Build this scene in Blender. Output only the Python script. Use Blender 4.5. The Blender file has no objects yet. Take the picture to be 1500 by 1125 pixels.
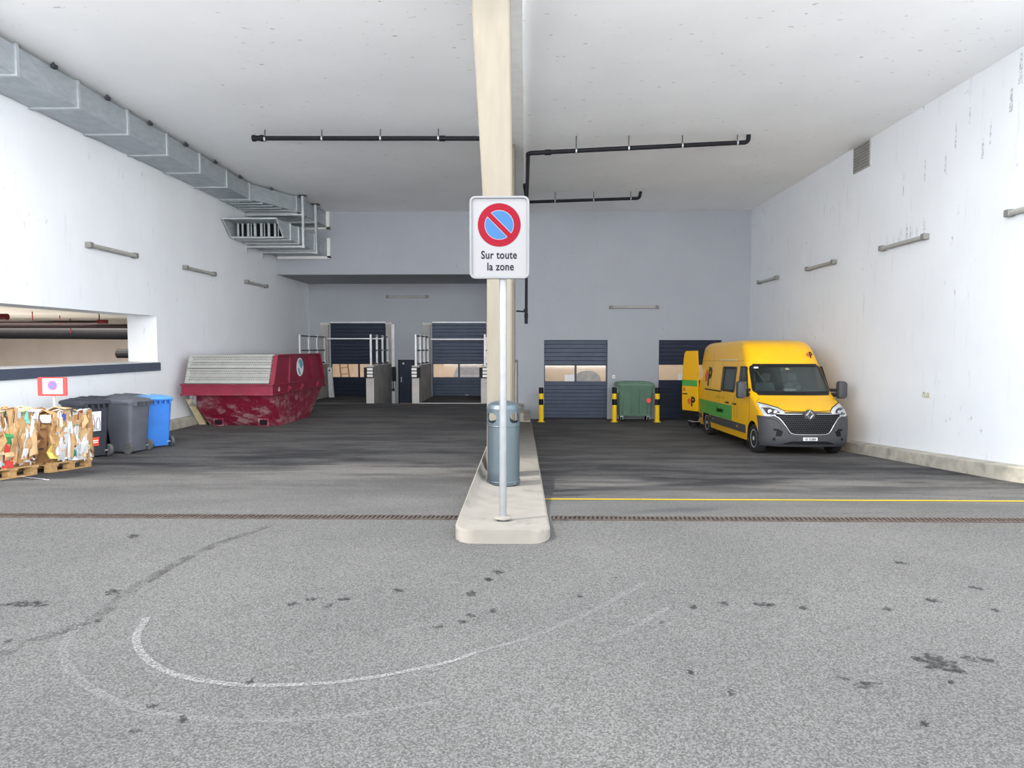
import bpy, bmesh, math, random
from mathutils import Vector, Matrix
random.seed(7)
S = bpy.context.scene
COL = S.collection
PI = math.pi

# ------------------------------------------------------------------ camera, light, exposure
CAMZ = 1.58
cam_d = bpy.data.cameras.new('camera')
cam = bpy.data.objects.new('camera', cam_d); COL.objects.link(cam)
cam_d.sensor_width = 36.0
cam_d.lens = 36.0 * 1000.0 / 1500.0
cam_d.clip_end = 400
cam.location = (0, 0, CAMZ)
cam.rotation_euler = (PI / 2 - math.atan(54.5 / 1000), 0, math.atan(20 / 1000))
S.camera = cam

W = bpy.data.worlds.new('world'); S.world = W; W.use_nodes = True
bg = W.node_tree.nodes['Background']
bg.inputs['Strength'].default_value = 1.0
# clear hazy sky: deep at the zenith, whitish and brighter towards the horizon all round
_wt = W.node_tree; _tc = _wt.nodes.new('ShaderNodeTexCoord'); _sx = _wt.nodes.new('ShaderNodeSeparateXYZ')
_rp = _wt.nodes.new('ShaderNodeValToRGB'); _wt.links.new(_tc.outputs['Generated'], _sx.inputs[0]); _wt.links.new(_sx.outputs['Z'], _rp.inputs[0])
_rp.color_ramp.elements[0].position = 0.0; _rp.color_ramp.elements[0].color = (1.43, 1.44, 1.45, 1)
_rp.color_ramp.elements[1].position = 1.0; _rp.color_ramp.elements[1].color = (0.48, 0.53, 0.60, 1)
_e = _rp.color_ramp.elements.new(0.35); _e.color = (0.92, 0.94, 0.96, 1)
_wt.links.new(_rp.outputs[0], bg.inputs['Color'])
sun_d = bpy.data.lights.new('sun', 'SUN'); sun = bpy.data.objects.new('sun', sun_d); COL.objects.link(sun)
sun_d.energy = 0.9; sun_d.angle = math.radians(5); sun_d.color = (1.0, 0.94, 0.84)
_az = Vector((0.85, 0.5, 0)).normalized(); _el = math.radians(50)
sun.rotation_euler = Vector((_az.x * math.cos(_el), _az.y * math.cos(_el), -math.sin(_el))).to_track_quat('-Z', 'Y').to_euler()
S.view_settings.view_transform = 'Standard'
S.view_settings.look = 'None'
S.view_settings.gamma = 1.0
S.view_settings.use_curve_mapping = False
S.view_settings.exposure = 2.76
S.cycles.max_bounces = 14
S.cycles.diffuse_bounces = 10

# ------------------------------------------------------------------ materials
def srgb(r, g, b):
    f = lambda c: c / 12.92 if c <= 0.04045 else ((c + 0.055) / 1.055) ** 2.4
    return tuple(f(c / 255.0) for c in (r, g, b))

class NT:
    def __init__(s, name):
        s.m = bpy.data.materials.new(name); s.m.use_nodes = True
        s.t = s.m.node_tree; s.b = s.t.nodes['Principled BSDF']; s.out = s.t.nodes['Material Output']
        s.tc = s.n('ShaderNodeTexCoord')
    def n(s, k, **kw):
        o = s.t.nodes.new(k)
        for a, v in kw.items(): setattr(o, a, v)
        return o
    def l(s, a, b): s.t.links.new(a, b)
    def coord(s, scale=(1, 1, 1), which='Object'):
        mp = s.n('ShaderNodeMapping'); mp.inputs['Scale'].default_value = scale
        s.l(s.tc.outputs[which], mp.inputs['Vector']); return mp.outputs['Vector']
    def noise(s, scale, detail=4, vec=None, rough=0.55):
        o = s.n('ShaderNodeTexNoise'); o.inputs['Scale'].default_value = scale; o.inputs['Detail'].default_value = detail
        o.inputs['Roughness'].default_value = rough
        s.l(vec if vec is not None else s.coord(), o.inputs['Vector']); return o.outputs['Fac']
    def ramp(s, fac, a, b, ca=0.0, cb=1.0):
        o = s.n('ShaderNodeMapRange'); o.inputs['From Min'].default_value = a; o.inputs['From Max'].default_value = b
        o.inputs['To Min'].default_value = ca; o.inputs['To Max'].default_value = cb; o.interpolation_type = 'SMOOTHSTEP'
        s.l(fac, o.inputs['Value']); return o.outputs['Result']
    def mix(s, fac, a, b, blend='MIX'):
        o = s.n('ShaderNodeMix', data_type='RGBA', blend_type=blend)
        for sock, v in ((o.inputs[0], fac), (o.inputs[6], a), (o.inputs[7], b)):
            if isinstance(v, (int, float)): sock.default_value = v
            elif isinstance(v, tuple): sock.default_value = v + (1,) if len(v) == 3 else v
            else: s.l(v, sock)
        return o.outputs[2]
    def math(s, op, a, b=0.0):
        o = s.n('ShaderNodeMath', operation=op)
        for sock, v in ((o.inputs[0], a), (o.inputs[1], b)):
            if isinstance(v, (int, float)): sock.default_value = v
            else: s.l(v, sock)
        return o.outputs[0]
    def color(s, c):
        if isinstance(c, tuple): s.b.inputs['Base Color'].default_value = c + (1,)
        else: s.l(c, s.b.inputs['Base Color'])
    def bump(s, h, strength=0.2, dist=0.01):
        o = s.n('ShaderNodeBump'); o.inputs['Strength'].default_value = strength; o.inputs['Distance'].default_value = dist
        s.l(h, o.inputs['Height']); s.l(o.outputs['Normal'], s.b.inputs['Normal'])
    def set(s, rough=None, metal=None, **kw):
        if rough is not None: s.b.inputs['Roughness'].default_value = rough
        if metal is not None: s.b.inputs['Metallic'].default_value = metal
        for k, v in kw.items(): s.b.inputs[k.replace('_', ' ')].default_value = v

def M(name, c, rough=0.6, metal=0.0, var=0.12, scale=6.0, bump=0.0, dirt=None, dirt_amt=0.4, dirt_scale=3.0, stretch=(1, 1, 1), **kw):
    t = NT(name)
    f = t.noise(scale, 5, t.coord(stretch))
    lo = tuple(x * (1 - var) for x in c); hi = tuple(min(1, x * (1 + var)) for x in c)
    col = t.mix(t.ramp(f, 0.3, 0.7), lo, hi)
    if dirt:
        d = t.ramp(t.noise(dirt_scale, 6, t.coord(stretch), 0.65), 0.5, 0.72, 0, dirt_amt)
        col = t.mix(d, col, dirt)
    t.color(col); t.set(rough, metal, **kw)
    if 'Specular_IOR_Level' not in kw: t.b.inputs['Specular IOR Level'].default_value = 0.2
    if bump: t.bump(f, bump)
    return t.m

def plaster(name, base, spots=0.0, streak=0.25):
    t = NT(name)
    f = t.noise(0.7, 6)
    col = t.mix(t.ramp(f, 0.3, 0.75), tuple(x * 0.95 for x in base), base)
    # rain streaks and scuffs of dirt
    st = t.ramp(t.noise(3.0, 5, t.coord((1.6, 1.6, 0.22)), 0.7), 0.57, 0.75, 0, streak)
    col = t.mix(st, col, tuple(x * 0.62 for x in base))
    sp = t.ramp(t.noise(6.5, 3, t.coord((1, 1, 0.45)), 0.62), 0.645, 0.72, 0, 0.7 * max(spots, 0.3))
    zone = t.ramp(t.noise(0.35, 3), 0.48, 0.62)
    col = t.mix(t.math('MULTIPLY', sp, zone), col, tuple(x * 0.4 for x in base))
    t.color(col); t.set(0.85)
    t.bump(t.noise(45, 4), 0.12, 0.01)
    return t.m

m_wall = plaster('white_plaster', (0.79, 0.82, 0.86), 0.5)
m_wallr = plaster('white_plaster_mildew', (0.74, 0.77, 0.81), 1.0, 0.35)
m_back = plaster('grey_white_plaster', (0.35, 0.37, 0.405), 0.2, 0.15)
def ceiling_mat():
    t = NT('ceiling_paint')
    base = (0.905, 0.92, 0.935)
    col = t.mix(t.ramp(t.noise(0.5, 5), 0.3, 0.7), tuple(x * 0.95 for x in base), base)
    v = t.coord((1.0, 2.2, 1))
    sp = t.ramp(t.noise(4.4, 3, v, 0.62), 0.655, 0.72, 0, 0.62)
    zone = t.ramp(t.noise(0.28, 3), 0.36, 0.52)
    col = t.mix(t.math('MULTIPLY', sp, zone), col, (0.30, 0.30, 0.31))
    t.color(col); t.set(0.9); t.bump(t.noise(30, 4), 0.1, 0.01); return t.m
m_ceil = ceiling_mat()

def asphalt():
    t = NT('asphalt')
    sep = t.n('ShaderNodeSeparateXYZ'); t.l(t.tc.outputs['Object'], sep.inputs[0])
    big = t.noise(0.55, 6)
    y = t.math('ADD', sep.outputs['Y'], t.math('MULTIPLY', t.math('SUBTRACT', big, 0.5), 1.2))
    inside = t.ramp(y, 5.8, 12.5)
    grain = t.noise(105, 3, None, 0.85); grain2 = t.noise(85, 2, None, 0.6)
    out_c = t.mix(t.ramp(big, 0.3, 0.7), (0.060, 0.0595, 0.059), (0.073, 0.072, 0.071))
    stre = t.noise(1.0, 6, t.coord((0.45, 1.3, 1)), 0.65)
    in_c = t.mix(t.ramp(stre, 0.38, 0.62), (0.027, 0.027, 0.030), (0.104, 0.100, 0.098))
    pale = t.ramp(t.noise(2.3, 6, t.coord((0.5, 1.2, 1)), 0.7), 0.60, 0.76, 0, 0.55)
    in_c = t.mix(pale, in_c, (0.16, 0.155, 0.15))
    in_c = t.mix(t.ramp(y, 10.5, 18.0, 0, 0.38), in_c, (0.150, 0.146, 0.145))  # floor colour lightened with depth to offset the weak light at the back
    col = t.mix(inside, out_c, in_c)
    vo = t.n('ShaderNodeTexVoronoi'); vo.inputs['Scale'].default_value = 125; t.l(t.coord(), vo.inputs['Vector'])
    sv = t.n('ShaderNodeSeparateColor'); t.l(vo.outputs['Color'], sv.inputs[0])
    g = t.math('MULTIPLY', t.ramp(grain, 0.33, 0.67, 0.70, 1.30), t.ramp(sv.outputs[0], 0, 1, 0.66, 1.34))
    gc = t.n('ShaderNodeCombineXYZ')
    for i in range(3): t.l(g, gc.inputs[i])
    col = t.mix(1.0, col, gc.outputs[0], 'MULTIPLY')
    chips = t.ramp(grain2, 0.64, 0.72, 0, 0.75)
    col = t.mix(chips, col, (0.15, 0.148, 0.145))
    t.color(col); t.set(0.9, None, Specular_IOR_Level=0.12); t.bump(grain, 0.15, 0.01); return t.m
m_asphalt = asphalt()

def decal(name, c, cover=0.5, scale=25, lo=0.35, hi=0.65, rough=0.8):
    """thin worn paint / stain: noise decides where it has rubbed off"""
    t = NT(name); t.color(c); t.set(rough, None, Specular_IOR_Level=0.1)
    tr = t.n('ShaderNodeBsdfTransparent'); mx = t.n('ShaderNodeMixShader')
    f = t.ramp(t.noise(scale, 5, None, 0.7), lo, hi, 0, cover)
    t.l(f, mx.inputs[0]); t.l(tr.outputs[0], mx.inputs[1]); t.l(t.b.outputs[0], mx.inputs[2])
    t.l(mx.outputs[0], t.out.inputs['Surface']); return t.m
m_stain = decal('oil_stain', (0.014, 0.014, 0.015), 0.66, 26, 0.36, 0.60)
m_scuff = decal('white_scuff', (0.195, 0.195, 0.192), 0.68, 70, 0.35, 0.62)
m_scuff2 = decal('faint_scuff', (0.18, 0.18, 0.178), 0.42, 70, 0.38, 0.65)
m_tar = decal('tar_trace', (0.018, 0.018, 0.019), 0.36, 7, 0.38, 0.66)
m_yline = decal('yellow_road_paint', (0.36, 0.24, 0.012), 1.0, 14, 0.10, 0.35)

m_conc = M('concrete', (0.60, 0.585, 0.545), 0.85, 0, 0.10, 5, 0.15, (0.30, 0.29, 0.27), 0.45, 2.2)
m_pillar = M('pillar_concrete', (0.150, 0.135, 0.110), 0.8, 0, 0.05, 3, 0.08, (0.118, 0.104, 0.083), 0.4, 1.3, (3, 3, 0.5))
m_kerb = M('kerb_concrete', (0.42, 0.395, 0.34), 0.85, 0, 0.14, 4, 0.2, (0.19, 0.185, 0.175), 0.75, 2.6)
m_dock = M('dock_concrete', (0.36, 0.35, 0.34), 0.85, 0, 0.12, 2, 0.1, (0.2, 0.19, 0.18), 0.4, 1.5)
m_dockl = M('dock_concrete_pale', (0.52, 0.50, 0.48), 0.85, 0, 0.08, 2, 0.1)
m_galv = M('galvanised_steel', (0.40, 0.44, 0.465), 0.45, 0.4, 0.10, 4.0, 0.0, (0.30, 0.325, 0.345), 0.35, 2.0, (1, 1, 2.5))
m_galvd = M('galvanised_edge', (0.50, 0.53, 0.55), 0.4, 0.5, 0.08, 6)
m_steelpole = M('zinc_pole', (0.18, 0.19, 0.20), 0.42, 0.45, 0.06, 14)
m_blackpipe = M('black_plastic_pipe', (0.012, 0.012, 0.015), 0.45, 0, 0.15, 8, Specular_IOR_Level=0.12)
m_darkpipe = M('dark_brown_pipe', (0.022, 0.016, 0.017), 0.7, 0, 0.1, 5, Specular_IOR_Level=0.05)
m_door = M('anthracite_door_paint', srgb(72, 80, 96), 0.5, 0.15, 0.08, 3, 0.03)
m_doord = M('dark_blue_door_paint', srgb(38, 46, 62), 0.5, 0.1, 0.08, 3, 0.03)
m_coping = M('slate_metal_coping', srgb(78, 86, 102), 0.5, 0.2, 0.06, 3)
m_white = M('white_paint', (0.80, 0.80, 0.79), 0.45, 0, 0.04, 5)
m_offwhite = M('worn_white_metal', (0.62, 0.63, 0.64), 0.5, 0.2, 0.08, 5)
m_rubber = M('black_rubber', (0.022, 0.022, 0.024), 0.75, 0, 0.2, 10)
m_black = M('black_gloss', (0.012, 0.012, 0.014), 0.25, 0, 0.1, 8)
m_yellow = M('bollard_yellow', srgb(240, 200, 30), 0.4, 0, 0.05, 6, 0, (0.5, 0.36, 0.04), 0.25, 6)
m_lampbody = M('lamp_grey', (0.20, 0.197, 0.19), 0.5, 0, 0.08, 8)
m_lampcover = M('lamp_diffuser', (0.37, 0.365, 0.345), 0.4, 0, 0.05, 8)
m_dark = M('dark_void', (0.010, 0.010, 0.012), 0.9, 0, 0.1, 3)
m_louvre = M('dark_louvre', (0.06, 0.065, 0.075), 0.5, 0.3, 0.2, 4)
m_beige = M('hall_plaster', (0.72, 0.62, 0.52), 0.9, 0, 0.04, 2)
m_neigh = M('garage_plaster', (0.66, 0.60, 0.56), 0.9, 0, 0.05, 1.0)
m_neighc = M('garage_ceiling_paint', (0.80, 0.76, 0.68), 0.9, 0, 0.04, 1.0)
m_red = M('red_pipe_paint', srgb(96, 20, 24), 0.5, 0, 0.1, 5)
m_wood = M('pallet_wood', srgb(172, 138, 94), 0.8, 0, 0.18, 6, 0.1, (0.25, 0.17, 0.09), 0.4, 5, (1, 6, 6))
m_plank = M('pale_plank', srgb(205, 190, 150), 0.8, 0, 0.12, 6, 0.1)
m_signwhite = M('sign_white', (0.160, 0.162, 0.170), 0.4, 0, 0.01, 3, Specular_IOR_Level=0.05)
m_paper = M('white_paper', (0.74, 0.745, 0.76), 0.6, 0, 0.02, 3)
m_signred = M('sign_red', (0.125, 0.003, 0.010), 0.35, 0, 0.03, 3, Specular_IOR_Level=0.05)
m_signblue = M('sign_blue', (0.026, 0.074, 0.175), 0.35, 0, 0.03, 3, Specular_IOR_Level=0.05)
m_ink = M('sign_ink', (0.008,0.0084,0.012), 0.5, 0, 0.05, 5, Specular_IOR_Level=0.05)
m_signframe = M('sign_frame_aluminium', (0.125, 0.13, 0.137), 0.5, 0.3, 0.04, 6)
m_binsteel = M('litter_bin_steel', (0.075, 0.098, 0.112), 0.36, 0.55, 0.07, 4, 0, (0.10, 0.12, 0.13), 0.3, 3, (1, 1, 0.4))

def glass(name, tint=(0.92, 0.95, 0.96), alpha=0.2, rough=0.03, refl=0.8):
    t = NT(name); t.color(tint); t.set(rough)
    tr = t.n('ShaderNodeBsdfTransparent'); tr.inputs['Color'].default_value = tint + (1,)
    gl = t.n('ShaderNodeBsdfGlossy'); gl.inputs['Roughness'].default_value = rough
    fr = t.n('ShaderNodeFresnel'); fr.inputs['IOR'].default_value = 1.5
    sm = t.noise(3, 4)
    fac = t.math('ADD', t.math('MULTIPLY', fr.outputs[0], refl), t.math('MULTIPLY', sm, alpha))
    mx = t.n('ShaderNodeMixShader'); t.l(fac, mx.inputs[0]); t.l(tr.outputs[0], mx.inputs[1]); t.l(gl.outputs[0], mx.inputs[2])
    t.l(mx.outputs[0], t.out.inputs['Surface']); return t.m
m_pane = glass('door_pane_glass', (0.93, 0.93, 0.92), 0.10, 0.05)
m_wind = glass('windscreen_glass', (0.66, 0.72, 0.71), 0.03, 0.02, 0.55)

# ------------------------------------------------------------------ mesh building helpers
class MB:
    def __init__(s): s.v = []; s.f = []; s.mi = []; s.cur = 0
    def add(s, vs, fs):
        o = len(s.v); s.v += [tuple(p) for p in vs]
        for f in fs: s.f.append(tuple(i + o for i in f)); s.mi.append(s.cur)
        return s
    def box(s, x0, y0, z0, x1, y1, z1):
        x0, x1 = sorted((x0, x1)); y0, y1 = sorted((y0, y1)); z0, z1 = sorted((z0, z1))
        return s.add([(x0,y0,z0),(x1,y0,z0),(x1,y1,z0),(x0,y1,z0),(x0,y0,z1),(x1,y0,z1),(x1,y1,z1),(x0,y1,z1)],
              [(0,3,2,1),(4,5,6,7),(0,1,5,4),(1,2,6,5),(2,3,7,6),(3,0,4,7)])
    def hexa(s, b, t):
        """eight corner solid: bottom loop b, top loop t, both counter-clockwise from above"""
        return s.add(list(b) + list(t), [(0,3,2,1),(4,5,6,7),(0,1,5,4),(1,2,6,5),(2,3,7,6),(3,0,4,7)])
    def prism(s, poly, fn, d):
        """poly: 2d loop; fn(a,b,w) -> 3d; extruded w 0..d"""
        n = len(poly)
        vs = [fn(a, b, 0) for a, b in poly] + [fn(a, b, d) for a, b in poly]
        fs = [tuple(range(n))[::-1], tuple(range(n, 2 * n))] + [(i, (i + 1) % n, n + (i + 1) % n, n + i) for i in range(n)]
        return s.add(vs, fs)
    def cyl(s, p0, p1, r0, r1=None, n=14, caps=True):
        r1 = r0 if r1 is None else r1
        p0, p1 = Vector(p0), Vector(p1); d = (p1 - p0).normalized()
        a = d.orthogonal().normalized(); b = d.cross(a)
        vs = []
        for p, r in ((p0, r0), (p1, r1)):
            vs += [p + (a * math.cos(2*PI*i/n) + b * math.sin(2*PI*i/n)) * r for i in range(n)]
        fs = [(i, (i + 1) % n, n + (i + 1) % n, n + i) for i in range(n)]
        if caps: fs += [tuple(range(n))[::-1], tuple(range(n, 2*n))]
        return s.add(vs, fs)
    def tube(s, pts, r, n=10):
        pts = [Vector(p) for p in pts]; rings = []
        up = None
        for i, p in enumerate(pts):
            d = ((pts[min(i+1, len(pts)-1)] - p).normalized() + (p - pts[max(i-1, 0)]).normalized()).normalized()
            if up is None: up = d.orthogonal().normalized()
            a = (up - d * up.dot(d)).normalized(); up = a; b = d.cross(a)
            rings.append([p + (a*math.cos(2*PI*k/n) + b*math.sin(2*PI*k/n)) * r for k in range(n)])
        vs = [q for ring in rings for q in ring]; fs = []
        for i in range(len(pts)-1):
            for k in range(n): fs.append((i*n+k, i*n+(k+1)%n, (i+1)*n+(k+1)%n, (i+1)*n+k))
        fs += [tuple(range(n))[::-1], tuple(range((len(pts)-1)*n, len(pts)*n))]
        return s.add(vs, fs)
    def lathe(s, prof, o=(0,0,0), n=28, axis='z', closed=True):
        """prof: (r, h) pairs, revolved about axis through o"""
        vs = []; m = len(prof)
        for r, h in prof:
            for i in range(n):
                c, d = r*math.cos(2*PI*i/n), r*math.sin(2*PI*i/n)
                vs.append((o[0]+c, o[1]+d, o[2]+h) if axis == 'z' else (o[0]+h, o[1]+c, o[2]+d) if axis == 'x' else (o[0]+d, o[1]+h, o[2]+c))
        fs = [(j*n+i, j*n+(i+1)%n, (j+1)*n+(i+1)%n, (j+1)*n+i) for j in range(m-1) for i in range(n)]
        if closed: fs += [tuple(range(n))[::-1], tuple(range((m-1)*n, m*n))]
        return s.add(vs, fs)
    def rings(s, rings, cap0=True, cap1=True):
        n = len(rings[0]); vs = [p for r in rings for p in r]
        fs = [(j*n+i, j*n+(i+1)%n, (j+1)*n+(i+1)%n, (j+1)*n+i) for j in range(len(rings)-1) for i in range(n)]
        if cap0: fs.append(tuple(range(n))[::-1])
        if cap1: fs.append(tuple(range((len(rings)-1)*n, len(rings)*n)))
        return s.add(vs, fs)
    def sheet(s, rows, thick_vec):
        """rows: grid of points; made solid by thick_vec(point) offset"""
        nr, nc = len(rows), len(rows[0])
        A = [Vector(p) for r in rows for p in r]; B = [p + Vector(thick_vec) for p in A]
        n = nr*nc; fs = []
        for i in range(nr-1):
            for j in range(nc-1):
                a, b, c, d = i*nc+j, i*nc+j+1, (i+1)*nc+j+1, (i+1)*nc+j
                fs.append((a, b, c, d)); fs.append((n+d, n+c, n+b, n+a))
        edge = [j for j in range(nc)] + [i*nc+nc-1 for i in range(1, nr)] + [(nr-1)*nc+j for j in range(nc-2, -1, -1)] + [i*nc for i in range(nr-2, 0, -1)]
        for k in range(len(edge)):
            a, b = edge[k], edge[(k+1) % len(edge)]; fs.append((b, a, n+a, n+b))
        return s.add(A + B, fs)
    def mesh(s, name, mats):
        me = bpy.data.meshes.new(name); me.from_pydata(s.v, [], s.f)
        for m in (mats if isinstance(mats, (list, tuple)) else [mats]): me.materials.append(m)
        if any(s.mi): me.polygons.foreach_set('material_index', s.mi)
        bm = bmesh.new(); bm.from_mesh(me); bmesh.ops.recalc_face_normals(bm, faces=bm.faces); bm.to_mesh(me); bm.free()
        me.update(); return me
    def build(s, name, mats, parent=None, smooth=None, bevel=0, world=False, kind=None):
        if world and parent is not None:
            o = WL[parent]; s.v = [(x-o[0], y-o[1], z-o[2]) for x, y, z in s.v]
        me = s.mesh(name, mats)
        ob = bpy.data.objects.new(name, me); COL.objects.link(ob)
        if smooth is not None:
            for p in me.polygons: p.use_smooth = True
            me.set_sharp_from_angle(angle=math.radians(smooth))
        if bevel:
            b = ob.modifiers.new('bevel', 'BEVEL'); b.width = bevel; b.segments = 2; b.limit_method = 'ANGLE'
        if parent is not None: ob.parent = parent; WL[ob] = WL.get(parent, (0,0,0))
        else: WL[ob] = (0, 0, 0)
        if kind: ob['kind'] = kind
        return ob
WL = {}
def tag(o, label, cat, group=None):
    o['label'] = label; o['category'] = cat
    if group: o['group'] = group
    return o
def thing(name, label, cat, loc=(0,0,0), rot=(0,0,0), group=None):
    o = bpy.data.objects.new(name, None); COL.objects.link(o); o.location = loc; o.rotation_euler = rot
    o.empty_display_size = 0.1; WL[o] = tuple(loc)
    return tag(o, label, cat, group)
def dup(root, loc, rot=(0,0,0), label=None, group=None):
    def cp(o, par):
        c = o.copy(); COL.objects.link(c)
        if par is not None: c.parent = par
        WL[c] = tuple(loc)
        for ch in [x for x in KIDS() if x.parent == o]: cp(ch, c)
        return c
    r = cp(root, None); r.location = loc; r.rotation_euler = rot
    if label: r['label'] = label
    if group: r['group'] = group
    return r
def KIDS(): return list(COL.objects)
def struct(mb, name, mat, parent=None, **kw):
    o = mb.build(name, mat, parent, **kw)
    if parent is None: o['kind'] = 'structure'
    return o
def text_mesh(name, body, size, mat, parent, mtx, squash=1.0, extr=0.001, spacing=1.0, align='CENTER', shear=0.0, bold=0.0):
    cu = bpy.data.curves.new('text', 'FONT'); cu.body = body; cu.size = size; cu.extrude = extr; cu.align_x = align
    cu.space_character = spacing; cu.shear = shear; cu.offset = bold; cu.resolution_u = 4
    ob = bpy.data.objects.new('text', cu); COL.objects.link(ob)
    dg = bpy.context.evaluated_depsgraph_get(); dg.update()
    me = bpy.data.meshes.new_from_object(ob.evaluated_get(dg))
    bpy.data.objects.remove(ob); me.transform(Matrix.Diagonal((squash, 1, 1, 1))); me.transform(mtx)
    me.materials.clear(); me.materials.append(mat)
    o = bpy.data.objects.new(name, me); COL.objects.link(o)
    if parent is not None: o.parent = parent
    return o
def lerp_tab(tab, x):
    if x <= tab[0][0]: return tab[0][1]
    for (a, u), (b, v) in zip(tab, tab[1:]):
        if x <= b: return u + (v - u) * (x - a) / (b - a)
    return tab[-1][1]
def rrect(w, h, r, n=6):
    pts = []
    for cx, cy, a0 in ((w/2-r, h/2-r, 0), (-w/2+r, h/2-r, 90), (-w/2+r, -h/2+r, 180), (w/2-r, -h/2+r, 270)):
        for i in range(n+1):
            a = math.radians(a0 + 90*i/n); pts.append((cx + r*math.cos(a), cy + r*math.sin(a)))
    return pts
def boolean_cut(ob, cutters):
    for c in cutters:
        m = ob.modifiers.new('cut', 'BOOLEAN'); m.operation = 'DIFFERENCE'; m.solver = 'EXACT'; m.object = c; m.material_mode = 'TRANSFER'
    dg = bpy.context.evaluated_depsgraph_get(); dg.update()
    me = bpy.data.meshes.new_from_object(ob.evaluated_get(dg))
    ob.modifiers.clear(); ob.data = me
    for c in cutters: bpy.data.objects.remove(c)

# ------------------------------------------------------------------ floor levels
ZL = [(6.3,0),(8,-.12),(10,-.28),(11.5,-.40),(12.9,-.50),(15,-.55),(17,-.58),(25.8,-.57),(30,-.57)]
ZR = [(6.3,0),(7.94,-.2),(9.5,-.43),(11.08,-.63),(12.35,-.72),(14,-.83),(16.1,-.97),(17.5,-1.06),(19,-1.11),(21,-1.13),(30,-1.13)]
def smooth_tab(tab):
    return lambda y: sum(lerp_tab(tab, y + d) for d in (-.5,-.25,0,.25,.5)) / 5 if y > 6.8 else lerp_tab(tab, y)
zl, zr = smooth_tab(ZL), smooth_tab(ZR)
XL, XR, YB, YBL, ZC, YF = -9.35, 8.31, 25.6, 29.4, 6.6, 8.3
def floor_z(x, y):
    if x < -0.2:
        z = zl(y)
        if -5.79 < x < -4.28 and y > 25.8: z -= (y - 25.8) / 3.6 * 0.30
        return z
    return zr(y)
xs = [-24,-15,-9.4,-7.5,-5.8,-5.78,-4.29,-4.27,-2.5,-1,-.25,-.15,1,2.5,4,5.5,7,8.4,15,24]
ys = [-3.5,-2,0,2,4,6.0,6.3] + [6.55 + .25*i for i in range(80)] + [27,28.2,29.5]
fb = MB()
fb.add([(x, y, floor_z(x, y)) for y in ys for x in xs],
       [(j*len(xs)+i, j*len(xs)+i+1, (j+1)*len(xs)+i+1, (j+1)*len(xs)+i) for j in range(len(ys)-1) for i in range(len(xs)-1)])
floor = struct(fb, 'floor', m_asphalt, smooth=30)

def ground_strip(name, pts, w, mat, lift=0.004, parent=floor):
    """flat band following ground points (x,y)"""
    rows = []
    for i, p in enumerate(pts):
        a = Vector(pts[max(i-1,0)]); b = Vector(pts[min(i+1,len(pts)-1)]); d = (b-a).normalized(); nrm = Vector((-d.y, d.x))
        ww = w if not callable(w) else w(i/(len(pts)-1))
        q0 = Vector(p)+nrm*ww/2; q1 = Vector(p)-nrm*ww/2
        rows.append([(q0.x,q0.y,floor_z(q0.x,q0.y)+lift),(q1.x,q1.y,floor_z(q1.x,q1.y)+lift)])
    mb = MB(); n = len(rows)
    mb.add([q for r in rows for q in r], [(2*i,2*i+1,2*i+3,2*i+2) for i in range(n-1)])
    return mb.build(name, mat, parent)
def spline(ctrl, n=40):
    out = []
    P = [Vector(c) for c in ctrl]; P = [P[0]*2-P[1]] + P + [P[-1]*2-P[-2]]
    for k in range(len(P)-3):
        a, b, c, d = P[k:k+4]
        m = max(2, n // (len(P)-3))
        for i in range(m):
            t = i/m
            out.append(tuple(0.5*((2*b)+(c-a)*t+(2*a-5*b+4*c-d)*t*t+(3*b-a-3*c+d)*t**3)))
    out.append(tuple(P[-2])); return out

# ------------------------------------------------------------------ shell
mb = MB()   # left wall with the long opening
mb.box(XL-.75, YF, -1.5, XL, YBL+.3, 1.18).box(XL-.75, YF, 2.36, XL, YBL+.3, ZC).box(XL-.75, 17.17, 1.18, XL, YBL+.3, 2.36).box(XL-.75, YF, 1.18, XL, 9.2, 2.36)
wall_left = struct(mb, 'wall_left', m_wall)
win = struct(MB().box(XL, 9.0, .98, XL+.035, 17.25, 1.18), 'window_1', m_coping)
struct(MB().box(XL-.85, 9.0, 1.18, XL+.035, 17.168, 1.20), 'window_sill', m_offwhite, win)
wall_right = struct(MB().box(XR, YF, -1.6, XR+.8, YB+.4, ZC), 'wall_right', m_wallr)
struct(MB().box(-10.1, YF, ZC, XR+.8, 33.2, ZC+.9), 'ceiling', m_ceil)
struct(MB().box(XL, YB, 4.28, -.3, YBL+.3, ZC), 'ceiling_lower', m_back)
D1, D2 = (.69, 3.06), (4.97, 7.31)
mb = MB(); zt = 1.83; Y0, Y1 = YB, YB+.35
mb.box(-.62, Y0, -1.5, D1[0], Y1, ZC).box(D1[1], Y0, -1.5, D2[0], Y1, ZC).box(D2[1], Y0, -1.5, XR, Y1, ZC)
mb.box(D1[0], Y0, zt, D1[1], Y1, ZC).box(D2[0], Y0, zt, D2[1], Y1, ZC)
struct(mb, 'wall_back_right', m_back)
L1, L2, LP = (-8.43,-6.03), (-4.03,-1.70), (-5.51,-4.80)
mb = MB(); Y0, Y1 = YBL, YBL+.3
mb.box(XL,Y0,-1.5,L1[0],Y1,4.3).box(L1[1],Y0,-1.5,LP[0],Y1,4.3).box(LP[1],Y0,-1.5,L2[0],Y1,4.3).box(L2[1],Y0,-1.5,-.6,Y1,4.3)
mb.box(L1[0],Y0,2.64,L1[1],Y1,4.3).box(L2[0],Y0,2.64,L2[1],Y1,4.3).box(LP[0],Y0,1.02,LP[1],Y1,4.3)
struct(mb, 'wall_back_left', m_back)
struct(MB().box(-.62, YB+.35, -1.5, -.3, YBL+.3, 4.3), 'wall_divider', m_back)
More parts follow.
